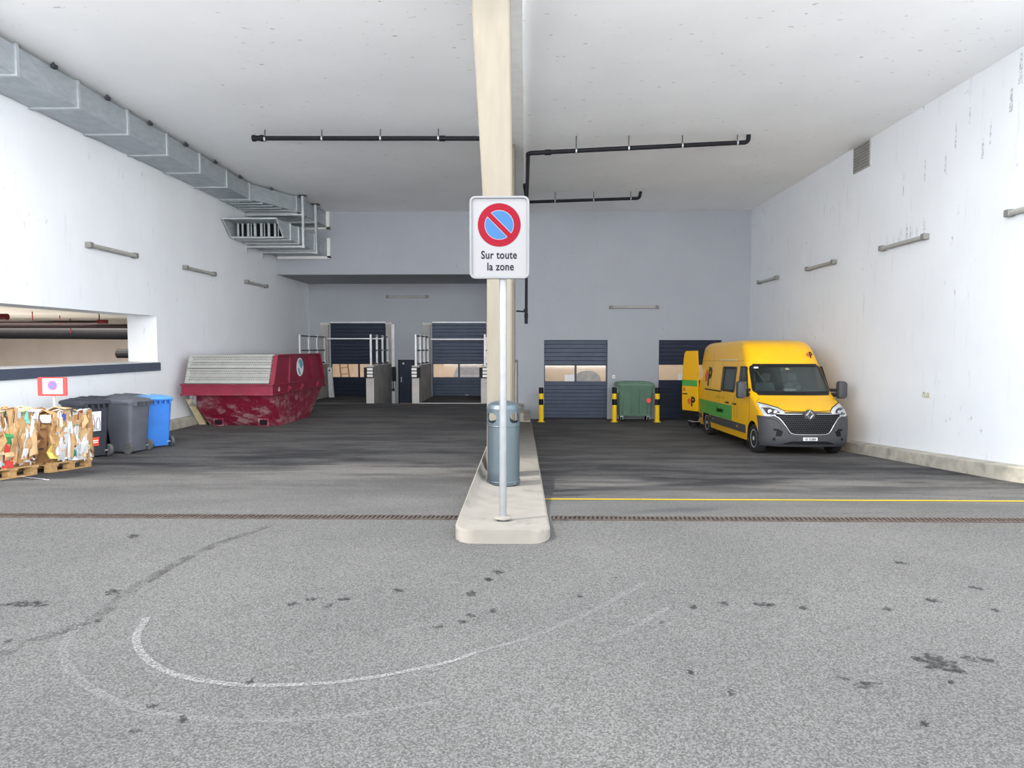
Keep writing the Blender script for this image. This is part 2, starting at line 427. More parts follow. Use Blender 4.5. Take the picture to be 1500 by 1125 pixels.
struct(MB().box(-.36, YF+.35, 6.45, -.055, YB, ZC), 'trim_1', m_white)
def kerb_run(name, x0, x1, y0, y1, zf, h):
    mb = MB(); n = 24
    r = []
    for i in range(n+1):
        y = y0+(y1-y0)*i/n; z = zf(y)
        r.append([(x0,y,z-.3),(x1,y,z-.3),(x1,y,z+h-(.015 if x1<0 else 0)),(x0,y,z+h-(0 if x1<0 else .015))])
    mb.rings(r); return struct(mb, name, m_kerb, bevel=.015)
kerb_run('baseboard_right', 8.03, XR, YF, YB, zr, .26)
kerb_run('baseboard_left', XL, -9.14, YF, YBL, zl, .25)

# hall rooms behind the gates and the neighbouring garage (seen through glass and opening)
mb = MB()
mb.box(-.3,28.6,-1.2,8.3,28.7,3).box(-.3,YB+.36,-1.25,8.3,28.7,-1.14).box(-.3,YB+.36,2.6,8.3,28.7,2.7).box(-.3,YB+.36,-1.2,-.2,28.7,3).box(8.2,YB+.36,-1.2,8.3,28.7,3)
struct(mb, 'wall_hall_right', m_beige)
mb = MB()
mb.box(XL,32.4,-1,-.6,32.5,3.3).box(XL,YBL+.31,-1,-.6,32.5,-.9).box(XL,YBL+.31,3.2,-.6,32.5,3.3).box(XL,YBL+.31,-1,XL+.1,32.5,3.3).box(-.7,YBL+.31,-1,-.6,32.5,3.3)
struct(mb, 'wall_hall_left', m_beige)
mb = MB()
mb.box(-25,30.0,-.8,-10.1,30.2,2.62).box(-25.2,6,-.8,-25,30,2.62).box(-25,5.8,-.8,-10.1,6,2.62)
struct(mb, 'wall_garage', m_neigh)
struct(MB().box(-25,6,2.62,-10.1,30,2.8), 'ceiling_garage', m_neighc)
struct(MB().box(-25,6,-.85,-10.1,30,-.75), 'floor_garage', m_conc)
def area(name, loc, sx, sy, e, col=(1,.9,.78), rot=(0,0,0)):
    d = bpy.data.lights.new(name, 'AREA'); d.shape = 'RECTANGLE'; d.size = sx; d.size_y = sy; d.energy = e; d.color = col
    o = bpy.data.objects.new(name, d); o.location = loc; o.rotation_euler = rot; COL.objects.link(o)
area('hall_fill_right', (4, 27.2, 2.55), 6.5, 1.2, 27)  # added fill light without a fitting, brightens the hall behind the right gates
area('hall_fill_left', (-5, 31, 3.15), 7, 1.2, 24)  # fill light added in the left hall, no fitting there
area('garage_fill', (-18.5, 20, 2.55), 8, 12, 300, (1,.94,.86))  # added fill light under the garage ceiling, no lamp seen there
area('garage_bounce_fill', (-17, 18, -.45), 6, 10, 48, (1,.95,.88), (PI, 0, 0))  # added upward light standing in for daylight bounced off the garage floor

# ------------------------------------------------------------------ ground marks
yl = ground_strip('painted_line', [(.21,7.90),(2,7.90),(4,7.90),(6,7.89),(8.02,7.88)], .13, m_yline)
yl['label'] = 'thin yellow painted line across the right bay'
for ctrl, mat, w in (
    ([(-2.21,3.86),(-2.11,3.58),(-1.92,3.34),(-1.67,3.17),(-1.38,3.09),(-1.09,3.09),(-.78,3.15),(-.41,3.32),(-.25,3.45)], m_scuff, lambda t: .045-.02*t),
    ([(-.25,3.45),(.04,3.65),(.41,4.02),(.79,4.5)], m_scuff2, lambda t: .03+.02*t),
    ([(-2.56,3.81),(-2.44,3.49),(-2.27,3.26),(-2.0,3.03),(-1.7,2.87),(-1.49,2.81),(-1.21,2.78),(-.93,2.8),(-.68,2.85),(-.39,2.95)], m_scuff2, lambda t: .05-.02*t),
    ([(.40,3.59),(.62,3.79),(.87,4.08)], m_scuff2, lambda t: .04)):
    ground_strip('scuff_mark', spline(ctrl, 60), w, mat, .003)
for ctrl, w in (([(-2.69,3.37),(-2.63,3.57),(-2.51,3.86),(-2.56,4.37),(-2.5,5.2),(-2.25,5.97)], .09), ([(.9,13.0),(2.6,13.0),(4.6,13.0)], .05), ([(2.1,6.45),(3.2,6.65),(5,6.9)], .035)):
    ground_strip('tar_seam', spline(ctrl, 40), w, m_tar, .0025)
STAINS = [(-3.062,4.057,.126,.067),(-2.657,4.264,.062,.049),(-1.425,4.09,.038,.033),(-1.341,4.171,.034,.035),(-1.202,4.061,.029,.033),(-1.131,4.175,.038,.035),(-.827,4.337,.04,.037),(-.487,3.761,.031,.028),(-.363,3.84,.024,.029),(-.32,3.93,.028,.031),(-.348,4.285,.044,.049),(-.195,4.006,.025,.032),(-1.301,3.109,.019,.026),(-1.643,2.889,.024,.023),(-1.453,2.788,.026,.032),(-1.606,2.697,.028,.02),(-2.464,3.817,.024,.029),(1.761,3.372,.01,.015),(2.064,3.371,.123,.092),(1.596,3.141,.07,.033),(2.247,3.42,.041,.031),(2.328,3.414,.041,.031),(.944,3.059,.025,.031),(.804,3.253,.02,.028),(2.536,4.225,.043,.047),(1.683,4.086,.029,.033),(1.219,4.143,.042,.034),(1.02,4.084,.025,.033),(1.466,4.136,.059,.045),(2.179,4.074,.033,.033),(2.951,4.45,.045,.039),(1.672,2.814,.026,.021),(2.005,3.176,.019,.02),(1.515,3.206,.026,.027),(-.19,4.713,.048,.044),(-.254,4.557,.037,.041),(.633,4.616,.023,.028),(-3.271,5.55,.057,.061),(2.746,4.969,.04,.048),(2.817,4.076,.029,.033),(-2.774,3.527,.026,.034),(.347,4.251,.017,.024),(.785,3.853,.02,.02)]
rs = random.Random(3)
for x, y, a, b in STAINS:
    mb = MB(); n = 40
    ring = []; ph = [rs.uniform(0, 6.3) for _ in range(3)]
    for i in range(n):
        t = 2*PI*i/n; r = .85+.22*math.sin(2*t+ph[0])+.2*math.sin(5*t+ph[1])+.12*math.sin(9*t+ph[2])
        ring.append((x+a*r*math.cos(t), y+b*r*math.sin(t), floor_z(x, y)+.0035))
    mb.add(ring, [tuple(range(n))]); mb.build('stain', m_stain, floor)

# ------------------------------------------------------------------ drains across the entrance
m_rust = M('rusty_iron', (0.060, 0.047, 0.040), 0.8, 0.3, 0.25, 12, 0.1)
def drain(label, x0, x1):
    t = thing('drain_channel', label, 'drain', ((x0+x1)/2, 6.22, 0), group='drain channels across the entrance')
    MB().box(x0,6.165,-.05,x1,6.275,.004).build('channel', m_dark, t, world=True)
    for ya, yb in ((6.15,6.165),(6.275,6.29)): MB().box(x0,ya,-.03,x1,yb,.010).build('rim', m_rust, t, world=True)
    mb = MB(); n = int((x1-x0)/.042)
    for i in range(n):
        x = x0 + (i+.5)*(x1-x0)/n
        mb.hexa([(x-.014,6.165,-.01),(x+.004,6.165,-.01),(x+.016,6.275,-.01),(x-.002,6.275,-.01)], [(x-.014,6.165,.009),(x+.004,6.165,.009),(x+.016,6.275,.009),(x-.002,6.275,.009)])
    mb.build('grate', m_rust, t, world=True, kind='stuff')
drain('rusty slotted drain grate across the asphalt left of the concrete island', -9.2, -.60)
drain('rusty slotted drain grate across the asphalt right of the concrete island', .24, 8.0)

# ------------------------------------------------------------------ island, pillar, retaining blocks
isl = thing('traffic_island', 'long pale concrete island dividing the two bays under sign and pillar', 'kerb', (-.2, 5.4, 0))
mb = MB(); rings = []
def isl_top(x, y):
    t = (x+.58)/.78
    zL_ = .105; zR_ = lerp_tab([(5.4,.112),(6.3,.04),(8.4,-.08),(12.1,-.30),(18,-.68),(22,-.85)], y)
    zL_ = lerp_tab([(5.4,.112),(10,.10),(14,-.1),(18,-.25),(22,-.3)], y)
    return zR_ + (zL_-zR_)*max(0, 1-t)**8
outl = []
for y in [5.40,5.404,5.42,5.46,5.53,5.62,5.72] + [6+.5*i for i in range(33)]:
    d = y - 5.40; c = .22
    ins = 0 if d >= c else (c - math.sqrt(max(0, c*c-(c-d)**2)))*.75
    x0, x1 = -.585+ins, .205-ins
    ch = .018
    rings.append([(x0,y,-1.4),(x1,y,-1.4),(x1,y,isl_top(x1,y)-ch),(x1-ch,y,isl_top(x1,y))]+[(x0+(x1-x0)*q,y,isl_top(x0+(x1-x0)*q,y)) for q in (.7,.45,.28,.16,.08)]+[(x0+ch,y,isl_top(x0,y)),(x0,y,isl_top(x0,y)-ch)])
mb.rings(rings)
mb.build('island_body', m_kerb_top := M('island_concrete', (0.158,0.147,0.131), 0.85, 0, 0.08, 3, 0.15, (0.085,0.081,0.073), 0.65, 2.6), isl, 35, world=True)
mb = MB().box(-.6,22,-1.4,-.06,YB,-.55); mb.build('end_block', m_kerb, isl, world=True, bevel=.01)
mb = MB().box(-.06,22,-1.4,.16,YB,-.80); mb.build('end_block', m_kerb, isl, world=True, bevel=.01)

pil = thing('concrete_pillar', 'tall pale beige concrete pillar tapering wider towards the ceiling behind the litter bin', 'pillar', (-.34, 8.7, .05))
prof = [(-.2,-.50,-.178),(.87,-.496,-.178),(2.4,-.493,-.172),(3.5,-.545,-.172),(4.6,-.605,-.182),(6.0,-.69,-.20),(6.62,-.73,-.208)]
mb = MB(); c = .02
mb.rings([[(x0+c,8.7,z),(x1-c,8.7,z),(x1,8.7+c,z),(x1,9.1-c,z),(x1-c,9.1,z),(x0+c,9.1,z),(x0,9.1-c,z),(x0,8.7+c,z)] for z, x0, x1 in prof])
mb.build('shaft', m_pillar, pil, world=True)
tag(MB().box(-.7,16.7,-.8,-.265,17.3,6.6).build('concrete_column', m_pillar, bevel=.02), 'second beige concrete column standing behind the front pillar', 'column')
tag(MB().box(-.6,17.32,-.9,-.235,21.5,1.17).build('concrete_wall_block', m_dock, bevel=.02), 'low grey concrete wall behind the two columns', 'wall block')

# ------------------------------------------------------------------ litter bin, sign
lb = thing('litter_bin', 'blue-grey round steel litter bin with domed top standing before the pillar', 'bin', (-.262, 8.05, -.045))
R = .195
mb = MB().lathe([(R-.01,-.0),(R,.01),(R,.05)], n=40); mb.build('base_ring', m_binsteel, lb, 40)
MB().lathe([(R-.004,.05),(R-.004,.70),(R-.012,.705)], n=40).build('drum', m_binsteel, lb, 40)
hood = MB().lathe([(R,.70),(R,.905),(R-.012,.905),(R-.012,.70)], n=48)
hood.f = hood.f[:-2]
n=48; hood.f += [(3*n+i, 3*n+(i+1)%n, (i+1)%n, i) for i in range(n)]; hood.mi = [0]*len(hood.f)
hood = hood.build('hood', m_binsteel, lb)
cut = []
for a in (47, -47):
    d = Vector((math.sin(math.radians(a)), -math.cos(math.radians(a)), 0)); up = Vector((0,0,1)); s = d.cross(up)
    cm = MB(); prof2 = rrect(.155, .115, .05)
    cm.prism(prof2, lambda u, v, w: Vector((0,0,.795)) + s*u + up*v + d*(w-.3), .6)
    cut.append(cm.build('cutter', m_dark))
hood.parent = None
boolean_cut(hood, cut); hood.parent = lb
for p in hood.data.polygons: p.material_index = 0
hood.data.materials.clear(); hood.data.materials.append(m_binsteel)
MB().lathe([(R+.006,.885),(R+.006,.905),(R,.915),(R*.93,.945),(R*.7,.972),(R*.35,.987),(.001,.99)], n=40).build('lid', m_binsteel, lb, 30)
for z in (.045,.70): MB().lathe([(R+.004,z-.006),(R+.007,z),(R+.004,z+.006)], n=40, closed=False).build('band', m_binsteel, lb, 40)
for a in (-60,-5,40): MB().cyl((R*math.sin(math.radians(a)),-R*math.cos(math.radians(a)),.03),((R+.012)*math.sin(math.radians(a)),-(R+.012)*math.cos(math.radians(a)),.03),.009).build('bolt', m_signframe, lb)

sg = thing('no_parking_sign', 'white no-parking sign on a steel pole reading Sur toute la zone', 'sign', (-.195, 5.84, .10))
MB().cyl((0,0,-.02),(0,0,2.70),.0315,n=24).build('pole', m_steelpole, sg, 30)
MB().lathe([(.075,0),(.07,.012),(.035,.02)], n=24).build('base_collar', m_kerb_top, sg, 30)
SX, SZ, SY = -.026, 2.395, -.055
pl = MB().prism(rrect(.47,.66,.035), lambda a, b, w: (SX+a, SY+w, SZ+b), .004); pl.build('plate', m_signwhite, sg)
ring = rrect(.502,.688,.05,8)
fr = MB(); outer = ring; inner = rrect(.462,.648,.03,8); n = len(outer)
V = [(SX+a,SY-.012,SZ+b) for a,b in outer]+[(SX+a,SY-.012,SZ+b) for a,b in inner]+[(SX+a,SY+.025,SZ+b) for a,b in outer]+[(SX+a,SY+.025,SZ+b) for a,b in inner]
F = []
for i in range(n):
    j=(i+1)%n; F += [(i,j,n+j,n+i),(2*n+i,3*n+i,3*n+j,2*n+j),(i,2*n+i,2*n+j,j),(n+i,n+j,3*n+j,3*n+i)]
fr.add(V,F).build('frame', m_signframe, sg, 40, bevel=.004)
def disc(name, mat, par, cx, y, cz, r, r_in=0, th=.0012, n=56):
    mb = MB()
    if r_in:
        vs=[];
        for rr in (r,r_in): vs += [(cx+rr*math.cos(2*PI*i/n), y, cz+rr*math.sin(2*PI*i/n)) for i in range(n)]
        vs += [(x, y+th, z) for x,_,z in vs]
        fs=[]
        for i in range(n):
            j=(i+1)%n; fs += [(i,j,n+j,n+i),(i,2*n+i,2*n+j,j),(n+i,n+j,3*n+j,3*n+i)]
        mb.add(vs,fs)
    else: mb.prism([(r*math.cos(2*PI*i/n), r*math.sin(2*PI*i/n)) for i in range(n)], lambda a,b,w: (cx+a,y+w,cz+b), th)
    return mb.build(name, mat, par)
CX, CZ = SX-.002, SZ+.105
face = bpy.data.objects.new('emblem', None); COL.objects.link(face); face.parent = sg; WL[face] = WL[sg]
disc('red_ring', m_signred, face, CX, SY-.002, CZ, .180, .123)
disc('white_disc', m_signwhite, face, CX, SY-.0015, CZ, .124)
disc('blue_disc', m_signblue, face, CX, SY-.0025, CZ, .118)
def diag(name, mat, w, y, L):
    d = Vector((.7071*L,-.7071*L)); nn = Vector((.7071,.7071))*w/2
    p = [d+nn, -d+nn, -d-nn, d-nn]
    MB().prism([tuple(q) for q in p], lambda a,b,w_: (CX+a,y+w_,CZ+b), .0008).build(name, mat, face)
diag('white_bar', m_signwhite, .050, SY-.0032, .1185)
diag('red_bar', m_signred, .041, SY-.0040, .128)
RX = Matrix.Rotation(PI/2, 4, 'X')
for body, z, dx in (('Sur toute', SZ-.175, -.004), ('la zone', SZ-.272, .008)):
    text_mesh('lettering', body, .093, m_ink, sg, Matrix.Translation((SX+dx,SY-.0015,z)) @ RX, .80, .0006, 1.06, bold=.0016)
for z in (SZ+.24, SZ-.24): MB().box(-.05,SY+.02,z-.02,.05,SY+.09,z+.02).build('clamp', m_galvd, sg)

# ------------------------------------------------------------------ gates
def gate(idx, x0, x1, z0, z1, y, wz0, wz1, mat, splits, frame_mat):
    """sectional gate: single slats, a window band of two panes"""
    g = bpy.data.objects.new('door_%d' % idx, None); COL.objects.link(g); g.location = ((x0+x1)/2, y, z0); g['kind'] = 'structure'; WL[g] = tuple(g.location)
    for a, b in ((wz1, z1), (z0, wz0)):
        n = max(1, round((b-a)/.145)); h = (b-a)/n
        for i in range(n):
            za, zb = a+i*h, a+(i+1)*h
            mb = MB()
            mb.prism([(0,za),(0,zb),(-.012,zb-.006),(-.016,zb-.016),(-.016,za+.016),(-.012,za+.006)], lambda u,v,w: (x0+w, y+u, v), x1-x0)
            mb.build('slat', mat, g, world=True)
    mb = MB(); mb.box(x0,y-.016,wz0,x1,y,wz0+.03).box(x0,y-.016,wz1-.03,x1,y,wz1)
    xs_ = [x0]+splits+[x1]
    for x in xs_: mb.box(max(x0,x-.04),y-.016,wz0,min(x1,x+.04),y,wz1)
    mb.build('window_frame', mat, g, world=True)
    for a, b in zip(xs_, xs_[1:]): MB().box(a+.035,y-.008,wz0+.025,b-.035,y-.004,wz1-.025).build('pane', m_pane, g, world=True)
    MB().box(x0,y-.03,z0,x1,y-.0165,z0+.035).build('bottom_seal', m_rubber, g, world=True)
    return g
g1 = gate(1, D1[0], D1[1], -1.13, 1.83, YB+.20, .25, .90, m_door, [1.88], m_wall)
g2 = gate(2, D2[0], D2[1], -1.13, 1.83, YB+.20, .30, .93, m_doord, [6.16], m_wall)
g3 = gate(3, L1[0], L1[1], -.57, 2.64, YBL+.06, .24, .86, m_doord, [-7.22], m_wall)
g4 = gate(4, L2[0], L2[1], -.57, 2.64, YBL+.06, .24, .86, m_door, [-2.88], m_wall)
MB().box(1.48,YB+.185,.26,1.84,YB+.189,.53).build('notice', m_paper, g1, world=True)
MB().box(5.72,YB+.185,.31,6.05,YB+.189,.56).build('notice', m_paper, g2, world=True)
MB().cyl((-2.6,YBL+.02,-.50),(-2.45,YBL+.02,-.50),.02).build('handle', m_galvd, g4, world=True)
for gx, g_, k in ((L1, g3, 3), (L2, g4, 4)):
    MB().box(gx[0]-.02,YBL-.42,1.90 if k == 3 else 1.87,gx[1],YBL-.36,1.95 if k == 3 else 1.93).build('barrier_bar', m_offwhite, g_, world=True)
    MB().box(gx[0]-.40,YBL-.12,-.57,gx[0]-.06,YBL,2.52).build('side_post', m_dock, g_, world=True)
    MB().box(gx[1]+.02,YBL-.12,-.57,gx[1]+.27,YBL,2.55).build('side_post', m_dock, g_, world=True)
    MB().box(gx[0]-.40,YBL-.13,2.52,gx[0]+.0,YBL,2.62).build('lintel_cap', m_dockl, g_, world=True)
    MB().box(gx[1],YBL-.13,2.55,gx[1]+.3,YBL,2.62).build('lintel_cap', m_dockl, g_, world=True)
    MB().box(gx[0],YBL-.02,2.60,gx[1],YBL+.02,2.66).build('head_strip', m_offwhite, g_, world=True)
MB().box(-5.76,YBL-.14,-.87,-5.63,YBL,2.55).build('white_jamb', m_offwhite, g3, world=True)
pd = MB().box(LP[0]+.04,YBL+.04,-.87,LP[1]-.04,YBL+.09,.98); d5 = struct(pd, 'door_5', m_doord)
MB().box(LP[0],YBL-.01,-.87,LP[0]+.04,YBL+.1,1.02).box(LP[1]-.04,YBL-.01,-.87,LP[1],YBL+.1,1.02).box(LP[0],YBL-.01,.98,LP[1],YBL+.1,1.02).build('door_frame', m_black, d5)
MB().box(LP[0]+.12,YBL+.0,.05,LP[0]+.15,YBL+.04,.28).build('handle', m_galvd, d5)
MB().cyl((LP[0]+.22,YBL+.03,.86),(LP[0]+.22,YBL+.045,.86),.04).build('plate', m_offwhite, d5)
t = thing('safety_post', 'white steel post leaning in front of the leftmost dock gate', 'post', (-8.22, YBL-.5, -.57))
MB().hexa([(-.16,-.06,0),(.06,-.06,0),(.06,.06,0),(-.16,.06,0)],[(-.2,-.06,1.27),(-.04,-.06,1.27),(-.04,.06,1.27),(-.2,.06,1.27)]).build('post', m_offwhite, t)
MB().cyl((-.12,-.075,1.15),(-.12,-.055,1.15),.035).build('reflector', m_black, t)
# ladder in the hall, and shapes added for reflection tones in the panes
def ladder(label, x, y, z0, L, lean, mat):
    t = thing('ladder', label, 'ladder', (x,y,z0), (0,lean,0))
    for sx in (-.18,.18): MB().box(sx-.03,-.02,0,sx+.03,.02,L).build('rail', mat, t)
    for i in range(int(L/.28)): MB().box(-.15,-.015,.15+i*.28,.15,.015,.19+i*.28).build('rung', mat, t)
ladder('wooden ladder leaning inside the hall behind the leftmost dock gate', -7.85, 29.95, -.9, 2.6, -.10, m_wood)
t = thing('reflection_prop', 'pale rounded cart standing in for a reflection in the right gate pane', 'prop', (2.45, 27.3, -1.14))  # added arched body standing in for what the pane reflects
pr = [(-.55,0),(.55,0)]+[(.55*math.cos(a*PI/10), 1.40+.38*math.sin(a*PI/10)) for a in range(11)]
MB().prism(pr, lambda u,v,w:(u,w,v), .5).build('cover', M('reflection_grey',(.5,.5,.53),.7), t)

t = thing('pane_tone_filler', 'pale tapered stack behind the second dock gate window', 'filler', (-2.55, 30.6, -.9))  # added pale body, gives this gate's pane a reflection-like tone
MB().rings([[(-.62*k,-.4*k,z),(.62*k,-.4*k,z),(.62*k,.4*k,z),(-.62*k,.4*k,z)] for z,k in ((0,1),(1.25,1.02),(1.55,.85),(1.7,.5))]).build('wrap', M('filler_grey',(.52,.50,.53),.4), t, bevel=.04)
# ------------------------------------------------------------------ dock walls, railings, buffers
def dock(label, x0, x1, zb, bump_side, rx):
    d = thing('dock_wall', label, 'dock wall', ((x0+x1)/2, 25.8, zb), group='concrete dock walls')
    MB().box(x0,25.8,-1.2,x1,YBL-.13,.83).build('wall', m_dock, d, world=True)
    MB().box(x0-.01,25.785,-.57,x1+.01,25.80,.42).build('front_face', m_dockl, d, world=True)
    MB().box(x0-.02,25.78,.83,x1+.02,YBL-.13,.86).build('coping', m_dockl, d, world=True)
    s = bump_side
    xa, xb = (x0-.06, x1) if s < 0 else (x0, x1+.06)
    bf = MB().box(xa,25.66,.40,xb,25.785,.80).build('buffer', m_rubber, d, world=True)
    for k in range(3):
        z = .44+.125*k
        xw = (xa+.12, xb) if s < 0 else (xa, xb-.12)
        MB().box(xw[0],25.65,z,xw[1],25.66,z+.09).build('reflector_plate', m_white, bf, world=True)
    r = thing('railing', label.replace('grey concrete dock wall', 'white steel guard rail on the dock wall'), 'railing', (rx, 25.95, .86), group='dock railings')
    for i in range(4):
        y = 25.95+1.07*i; MB().box(rx-.035,y-.035,.86,rx+.035,y+.035,2.05).build('post', m_offwhite, r, world=True)
    for z in (2.0,1.44,.92): MB().box(rx-.02,25.95,z-.025,rx+.02,29.15,z+.025).build('rail', m_coping, r, world=True)
dock('grey concrete dock wall right of the leftmost gate', -6.05, -5.77, -.57, -1, -5.9)
dock('grey concrete dock wall between steel personnel door and second gate', -4.30, -4.05, -.57, 1, -4.18)
dock('grey concrete dock wall beside the pillar, right of the second gate', -1.68, -1.42, -.57, -1, -1.55)
dock('grey concrete dock wall in the corner behind the red skip', -8.82, -8.5, -.57, 1, -8.62)
struct(MB().box(-4.05,25.78,-.62,-1.68,25.86,-.55), 'trim_2', m_offwhite)
struct(MB().box(-8.5,25.78,-.64,-6.05,25.86,-.563), 'trim_3', m_dock)
t = thing('call_box', 'small black wall unit between the dock wall and the personnel door', 'switch box', (-5.64, YBL-.2, .1))
MB().box(-.10,-.05,.0,.06,.05,.62).build('housing', m_rubber, t, bevel=.01); MB().cyl((-.05,0,-.35),(-.05,0,0),.02).build('cable', m_rubber, t); MB().box(-.1,-.04,-.42,0,.04,-.32).build('pendant', m_rubber, t)
t = thing('key_switch', 'small white key switch on the wall above the green container', 'switch', (3.29, YB-.03, .46))
MB().box(-.06,0,-.06,.06,.03,.06).build('plate', m_white, t); MB().cyl((.01,-.008,0),(.01,0,0),.022).build('lock', m_black, t)

# ------------------------------------------------------------------ lamps
def lamp_build(label, loc, rot, group):
    t = thing('strip_light', label, 'wall lamp', loc, rot, group)
    MB().box(0,-.05,-.03,.055,1.75,.055).build('body', m_lampbody, t, bevel=.008)
    mb = MB(); mb.cyl((.075,.06,0),(.075,1.64,0),.045,n=14); mb.build('diffuser', m_lampcover, t, 40)
    for y in (-.06,1.64): MB().box(0,y,-.055,.13,y+.12,.065).build('end_cap', m_lampbody, t, bevel=.012)
    return t
proto = lamp_build('grey strip light nearest the entrance on the left wall', (XL, 14.48, 3.74), (0,0,0), 'wall strip lights')
dup(proto, (XL, 18.6, 3.74), (0,0,0), 'second grey strip light on the left wall, below the duct')
dup(proto, (XL, 22.7, 3.74), (0,0,0), 'farthest grey strip light on the left wall, near the back corner')
for y, lb_ in ((24.46,'farthest strip light on the right wall, nearest the back corner'),(20.3,'second strip light from the back corner on the right wall'),(16.12,'strip light with black streaks above it on the right wall'),(11.95,'strip light cut by the right edge of the view on the right wall')):
    dup(proto, (XR, y, 3.85), (0,0,PI), lb_)
dup(proto, (-5.93, YBL, 3.72), (0,0,-PI/2), 'strip light on the recessed back wall above the dock gates')
dup(proto, (3.17, YB, 3.05), (0,0,-PI/2), 'strip light on the back wall above the green container')
t = thing('vent_grille', 'square beige vent grille high on the right wall under the ceiling', 'vent', (XR, 17.3, 6.3))
MB().box(-.03,-.42,-.36,0,.42,.28).build('frame', m_lampcover, t)
for i in range(8): MB().hexa([(-.05,-.38,-.32+.075*i),(-.03,-.38,-.32+.075*i),(-.03,.38,-.32+.075*i),(-.05,.38,-.32+.075*i)],[(-.036,-.38,-.27+.075*i),(-.03,-.38,-.27+.075*i),(-.03,.38,-.27+.075*i),(-.036,.38,-.27+.075*i)]).build('louvre', m_lampbody, t)

# ------------------------------------------------------------------ air ducts
du = thing('air_duct', 'long galvanised air duct hung along the left wall under the ceiling', 'duct', (-8.9, 15, 6.3))
def duct_sec(par, a, b, flange=True):
    """a, b: (y, x0, x1, z0, z1) frames"""
    f = lambda s: [(s[1],s[0],s[3]),(s[2],s[0],s[3]),(s[2],s[0],s[4]),(s[1],s[0],s[4])]
    MB().rings([f(a), f(b)]).build('duct_section', m_galv, par, world=True)
def flange(par, s, w=.03):
    y,x0,x1,z0,z1 = s; mb = MB()
    mb.box(x0-w,y-.03,z0-w,x1+w,y+.03,z0).box(x0-w,y-.03,z1,x1+w,y+.03,z1+w).box(x0-w,y-.03,z0,x0,y+.03,z1).box(x1,y-.03,z0,x1+w,y+.03,z1)
    mb.build('flange', m_galvd, par, world=True)
fy = [8.2,9.77,11.37,12.93,14.52,16.1,17.72,19.3,20.9]
st = [(y,-9.31,-8.41,6.07,6.54) for y in fy] + [(22.75,-9.31,-7.60,6.07,6.54),(24.3,-9.31,-7.48,6.05,6.54),(25.6,-9.31,-7.42,6.03,6.54)]
for a, b in zip(st, st[1:]): duct_sec(du, a, b); flange(du, b)
for y in [8.95,10.6,12.2,13.75,15.3,16.9,18.5,20.1,21.6]:
    x = -8.36 if y < 21 else -8.0
    mb = MB(); mb.cyl((x,y,6.56),(x,y,6.6),.02).box(x-.02,y-.05,6.50,x+.05,y+.05,6.56); mb.build('hanger', m_louvre, du, world=True)
for i, (a, b) in enumerate(zip(st[8:], st[9:])):   # stiffening ribs pressed into the underside of the wide part
    for k in range(5):
        y = a[0]+(b[0]-a[0])*(k+.5)/5; x1 = a[2]+(b[2]-a[2])*(k+.5)/5
        MB().box(a[1],y-.02,6.035 if i < 1 else 6.01,x1-.05,y+.02,6.07).build('stiffener', m_galv, du, world=True)
MB().box(-7.42,25.5,5.95,-7.30,25.62,6.6).box(-9.31,25.5,5.93,-7.30,25.62,6.02).build('wall_collar', m_white, du, world=True)
ld = thing('intake_duct', 'short galvanised intake duct with slanted louvred mouth below the long duct', 'duct', (-8.4, 23, 5.2))
top = [(-9.25,21.0),(-7.62,21.0)]
mb = MB()
mz0, mz1 = 5.02, 5.50
A = [(-9.28,21.55,mz0),(-7.62,21.55,mz0),(-7.62,20.95,mz1),(-9.28,20.95,mz1)]
Bk = [(-9.26,22.0,mz0),(-7.56,22.0,mz0),(-7.56,22.0,mz1),(-9.26,22.0,mz1)]
V = A+Bk; mb.add(V, [(0,1,5,4),(1,2,6,5),(2,3,7,6),(3,0,4,7),(4,5,6,7)]); mb.build('mouth_hood', m_galv, ld, world=True)
fr = MB()
for p, q in zip(A, A[1:]+A[:1]): fr.tube([p, q], .03, 6)
fr.build('mouth_frame', m_galvd, ld, world=True)
MB().box(-9.25,21.94,mz0,-7.58,21.96,mz1).build('mouth_back', m_dark, ld, world=True)
for x, w in ((-9.12,.06),(-8.98,.05),(-8.80,.075),(-8.70,.03),(-8.58,.08),(-8.38,.07),(-8.28,.03),(-8.14,.075),(-7.94,.07),(-7.84,.03),(-7.70,.06)):
    MB().box(x-w/2,21.70,mz0+.01,x+w/2,21.74,mz1-.01).build('louvre', m_galv, ld, world=True)
sl = [(22.0,-9.26,-7.56,mz0,mz1),(22.6,-9.26,-7.50,4.99,mz1),(24.1,-9.26,-7.44,4.98,mz1),(25.6,-9.26,-7.40,4.96,mz1)]
for a, b in zip(sl, sl[1:]): duct_sec(ld, a, b); flange(ld, a)
MB().box(-7.40,25.5,4.88,-7.28,25.62,5.62).box(-9.26,25.5,4.86,-7.28,25.62,4.95).build('wall_collar', m_white, ld, world=True)
for y in (22.8, 24.2):
    x = -7.40
    s_ = thing('duct_hanger', 'galvanised hanger rod and crossbar carrying the ducts, %s' % ('nearer one by the mouth' if y < 23 else 'farther one by the back wall'), 'bracket', (x, y, 6.6), group='duct hangers')
    MB().box(x-.035,y-.035,4.86,x+.035,y+.035,6.58).build('rod', m_galvd, s_, world=True)
    MB().box(x-.12,y-.1,6.57,x+.12,y+.1,6.6).build('plate', m_louvre, s_, world=True)
    for z in (4.88,5.93): MB().box(XL,y-.03,z,x+.05,y+.03,z+.06).build('crossbar', m_galvd, s_, world=True)
    MB().box(XL,y-.04,4.72,XL+.07,y+.04,4.98).build('bracket', m_galvd, s_, world=True)

